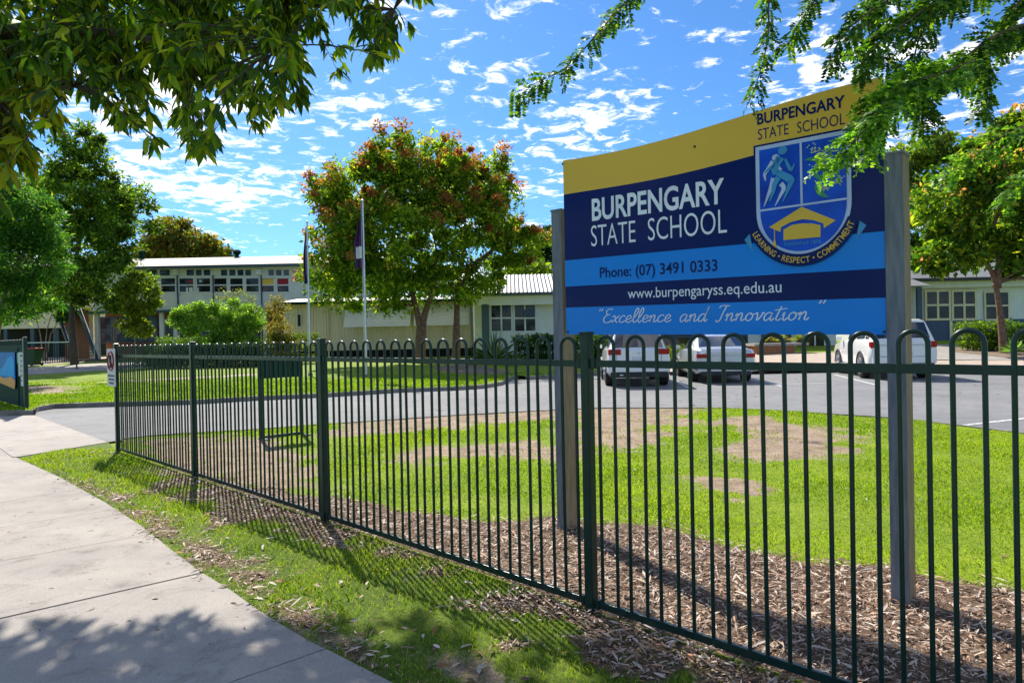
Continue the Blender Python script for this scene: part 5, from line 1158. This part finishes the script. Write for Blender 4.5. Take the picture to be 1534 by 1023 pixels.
def spray(pix,yd0,yd1,nf,L_,spread,r0=.006,droop=.5):
    pts=[at(a,b,yd0+(yd1-yd0)*i/(len(pix)-1)) for i,(a,b) in enumerate(pix)]
    sm=[];
    for i in range(len(pts)-1):
        a=pts[max(i-1,0)];b=pts[i];c=pts[i+1];d=pts[min(i+2,len(pts)-1)]
        for q in range(5):
            t=q/5; sm.append(.5*((2*b)+(c-a)*t+(2*a-5*b+4*c-d)*t*t+(3*b-a-3*c+d)*t**3))
    sm.append(pts[-1]); n=len(sm); B.tube(sm,[r0*(1-.75*i/(n-1)) for i in range(n)],5,False)
    nf=int(nf*.62)
    for i in range(nf):
        t=(i+rt.random())/nf; p,d=polyl(sm,t); a=rt.uniform(0,2*pi); o=Matrix.Rotation(a,3,d)@d.orthogonal().normalized()
        frond(p,(d*rt.uniform(.25,.8)+o*spread+Vector((0,0,-.15))),L_*rt.uniform(.7,1.2),droop)
spray([(1010,-80),(945,-5),(900,45),(850,100),(812,120),(766,142)],3.4,3.3,110,.10,.7)
spray([(1160,-80),(1152,0),(1150,60),(1135,120),(1120,158)],3.6,3.5,90,.085,.8)
spray([(1420,-60),(1330,0),(1275,40),(1250,75),(1246,100)],3.2,3.2,110,.09,.9)
spray([(1260,-60),(1225,-5),(1200,30),(1180,70)],3.5,3.5,60,.10,.9)
spray([(1480,-60),(1390,10),(1335,50),(1305,75),(1285,105)],3.1,3.,130,.10,1.)
spray([(1440,-60),(1390,30),(1370,90),(1385,150),(1378,195)],3.3,3.2,150,.12,1.)
fbr=1.25  # sprays by the sign: sunlit brightness painted into the leaflets
spray([(1460,90),(1410,110),(1340,135),(1300,190),(1262,225),(1237,252)],3.0,2.9,170,.095,.9)
spray([(1410,105),(1360,115),(1330,135),(1305,155),(1290,190)],3.1,3.05,110,.09,1.)
spray([(1420,100),(1375,130),(1330,175),(1310,215),(1300,235)],3.15,3.1,90,.11,1.)
fbr=.7  # darker leaflet colour again for sprays outside the painted sunlit spot
spray([(1600,20),(1500,50),(1455,80),(1425,105),(1350,150)],3.2,3.3,150,.12,1.,.012)
spray([(1600,-60),(1530,0),(1490,60),(1470,120),(1472,175)],3.3,3.4,130,.11,.8)
spray([(1330,-60),(1310,0),(1300,40),(1318,80),(1345,120)],3.5,3.5,110,.12,1.)
spray([(1650,60),(1570,20),(1500,70),(1440,130)],3.6,3.6,110,.12,1.,.012)
spray([(1560,-80),(1480,-20),(1400,10),(1350,20)],3.4,3.3,110,.12,1.,.012)
fbr=1.1
spray([(1640,150),(1560,180),(1500,205),(1440,250),(1408,262)],4.2,4.2,120,.13,.8)
spray([(1640,240),(1570,250),(1530,270),(1500,300)],4.4,4.4,80,.13,.8)
for a_,b_,d0 in (((1700,-300),(1480,-60),3.3),((1700,0),(1600,20),3.3),((1750,100),(1640,150),4.2),((1700,-300),(1010,-80),3.4),((1700,-300),(1160,-80),3.6)):
    B.tube([tb+Vector((-.4,0,3.6)),at(*a_,d0),at(*b_,d0)],[.05,.03,.012],6)
B.build('trunk',M['bark'],rtree,smooth=60)
P_=np.array(FP);D_=np.array(FDd);N_=np.array(FNn);L_=np.array(FL); V,Fc=leafpts(P_,D_,N_,L_,L_*.6); n=len(P_)
pal=np.array([(.03,.10,.02),(.08,.19,.025),(.17,.33,.035),(.30,.46,.04)]); tn=pal[rng.choice(4,n,p=[.3,.33,.24,.13])]*rng.uniform(.8,1.2,(n,1))*np.array(FT)[:,None]; npmesh('foliage',V,4,Fc,tn,LEAFN,rtree)
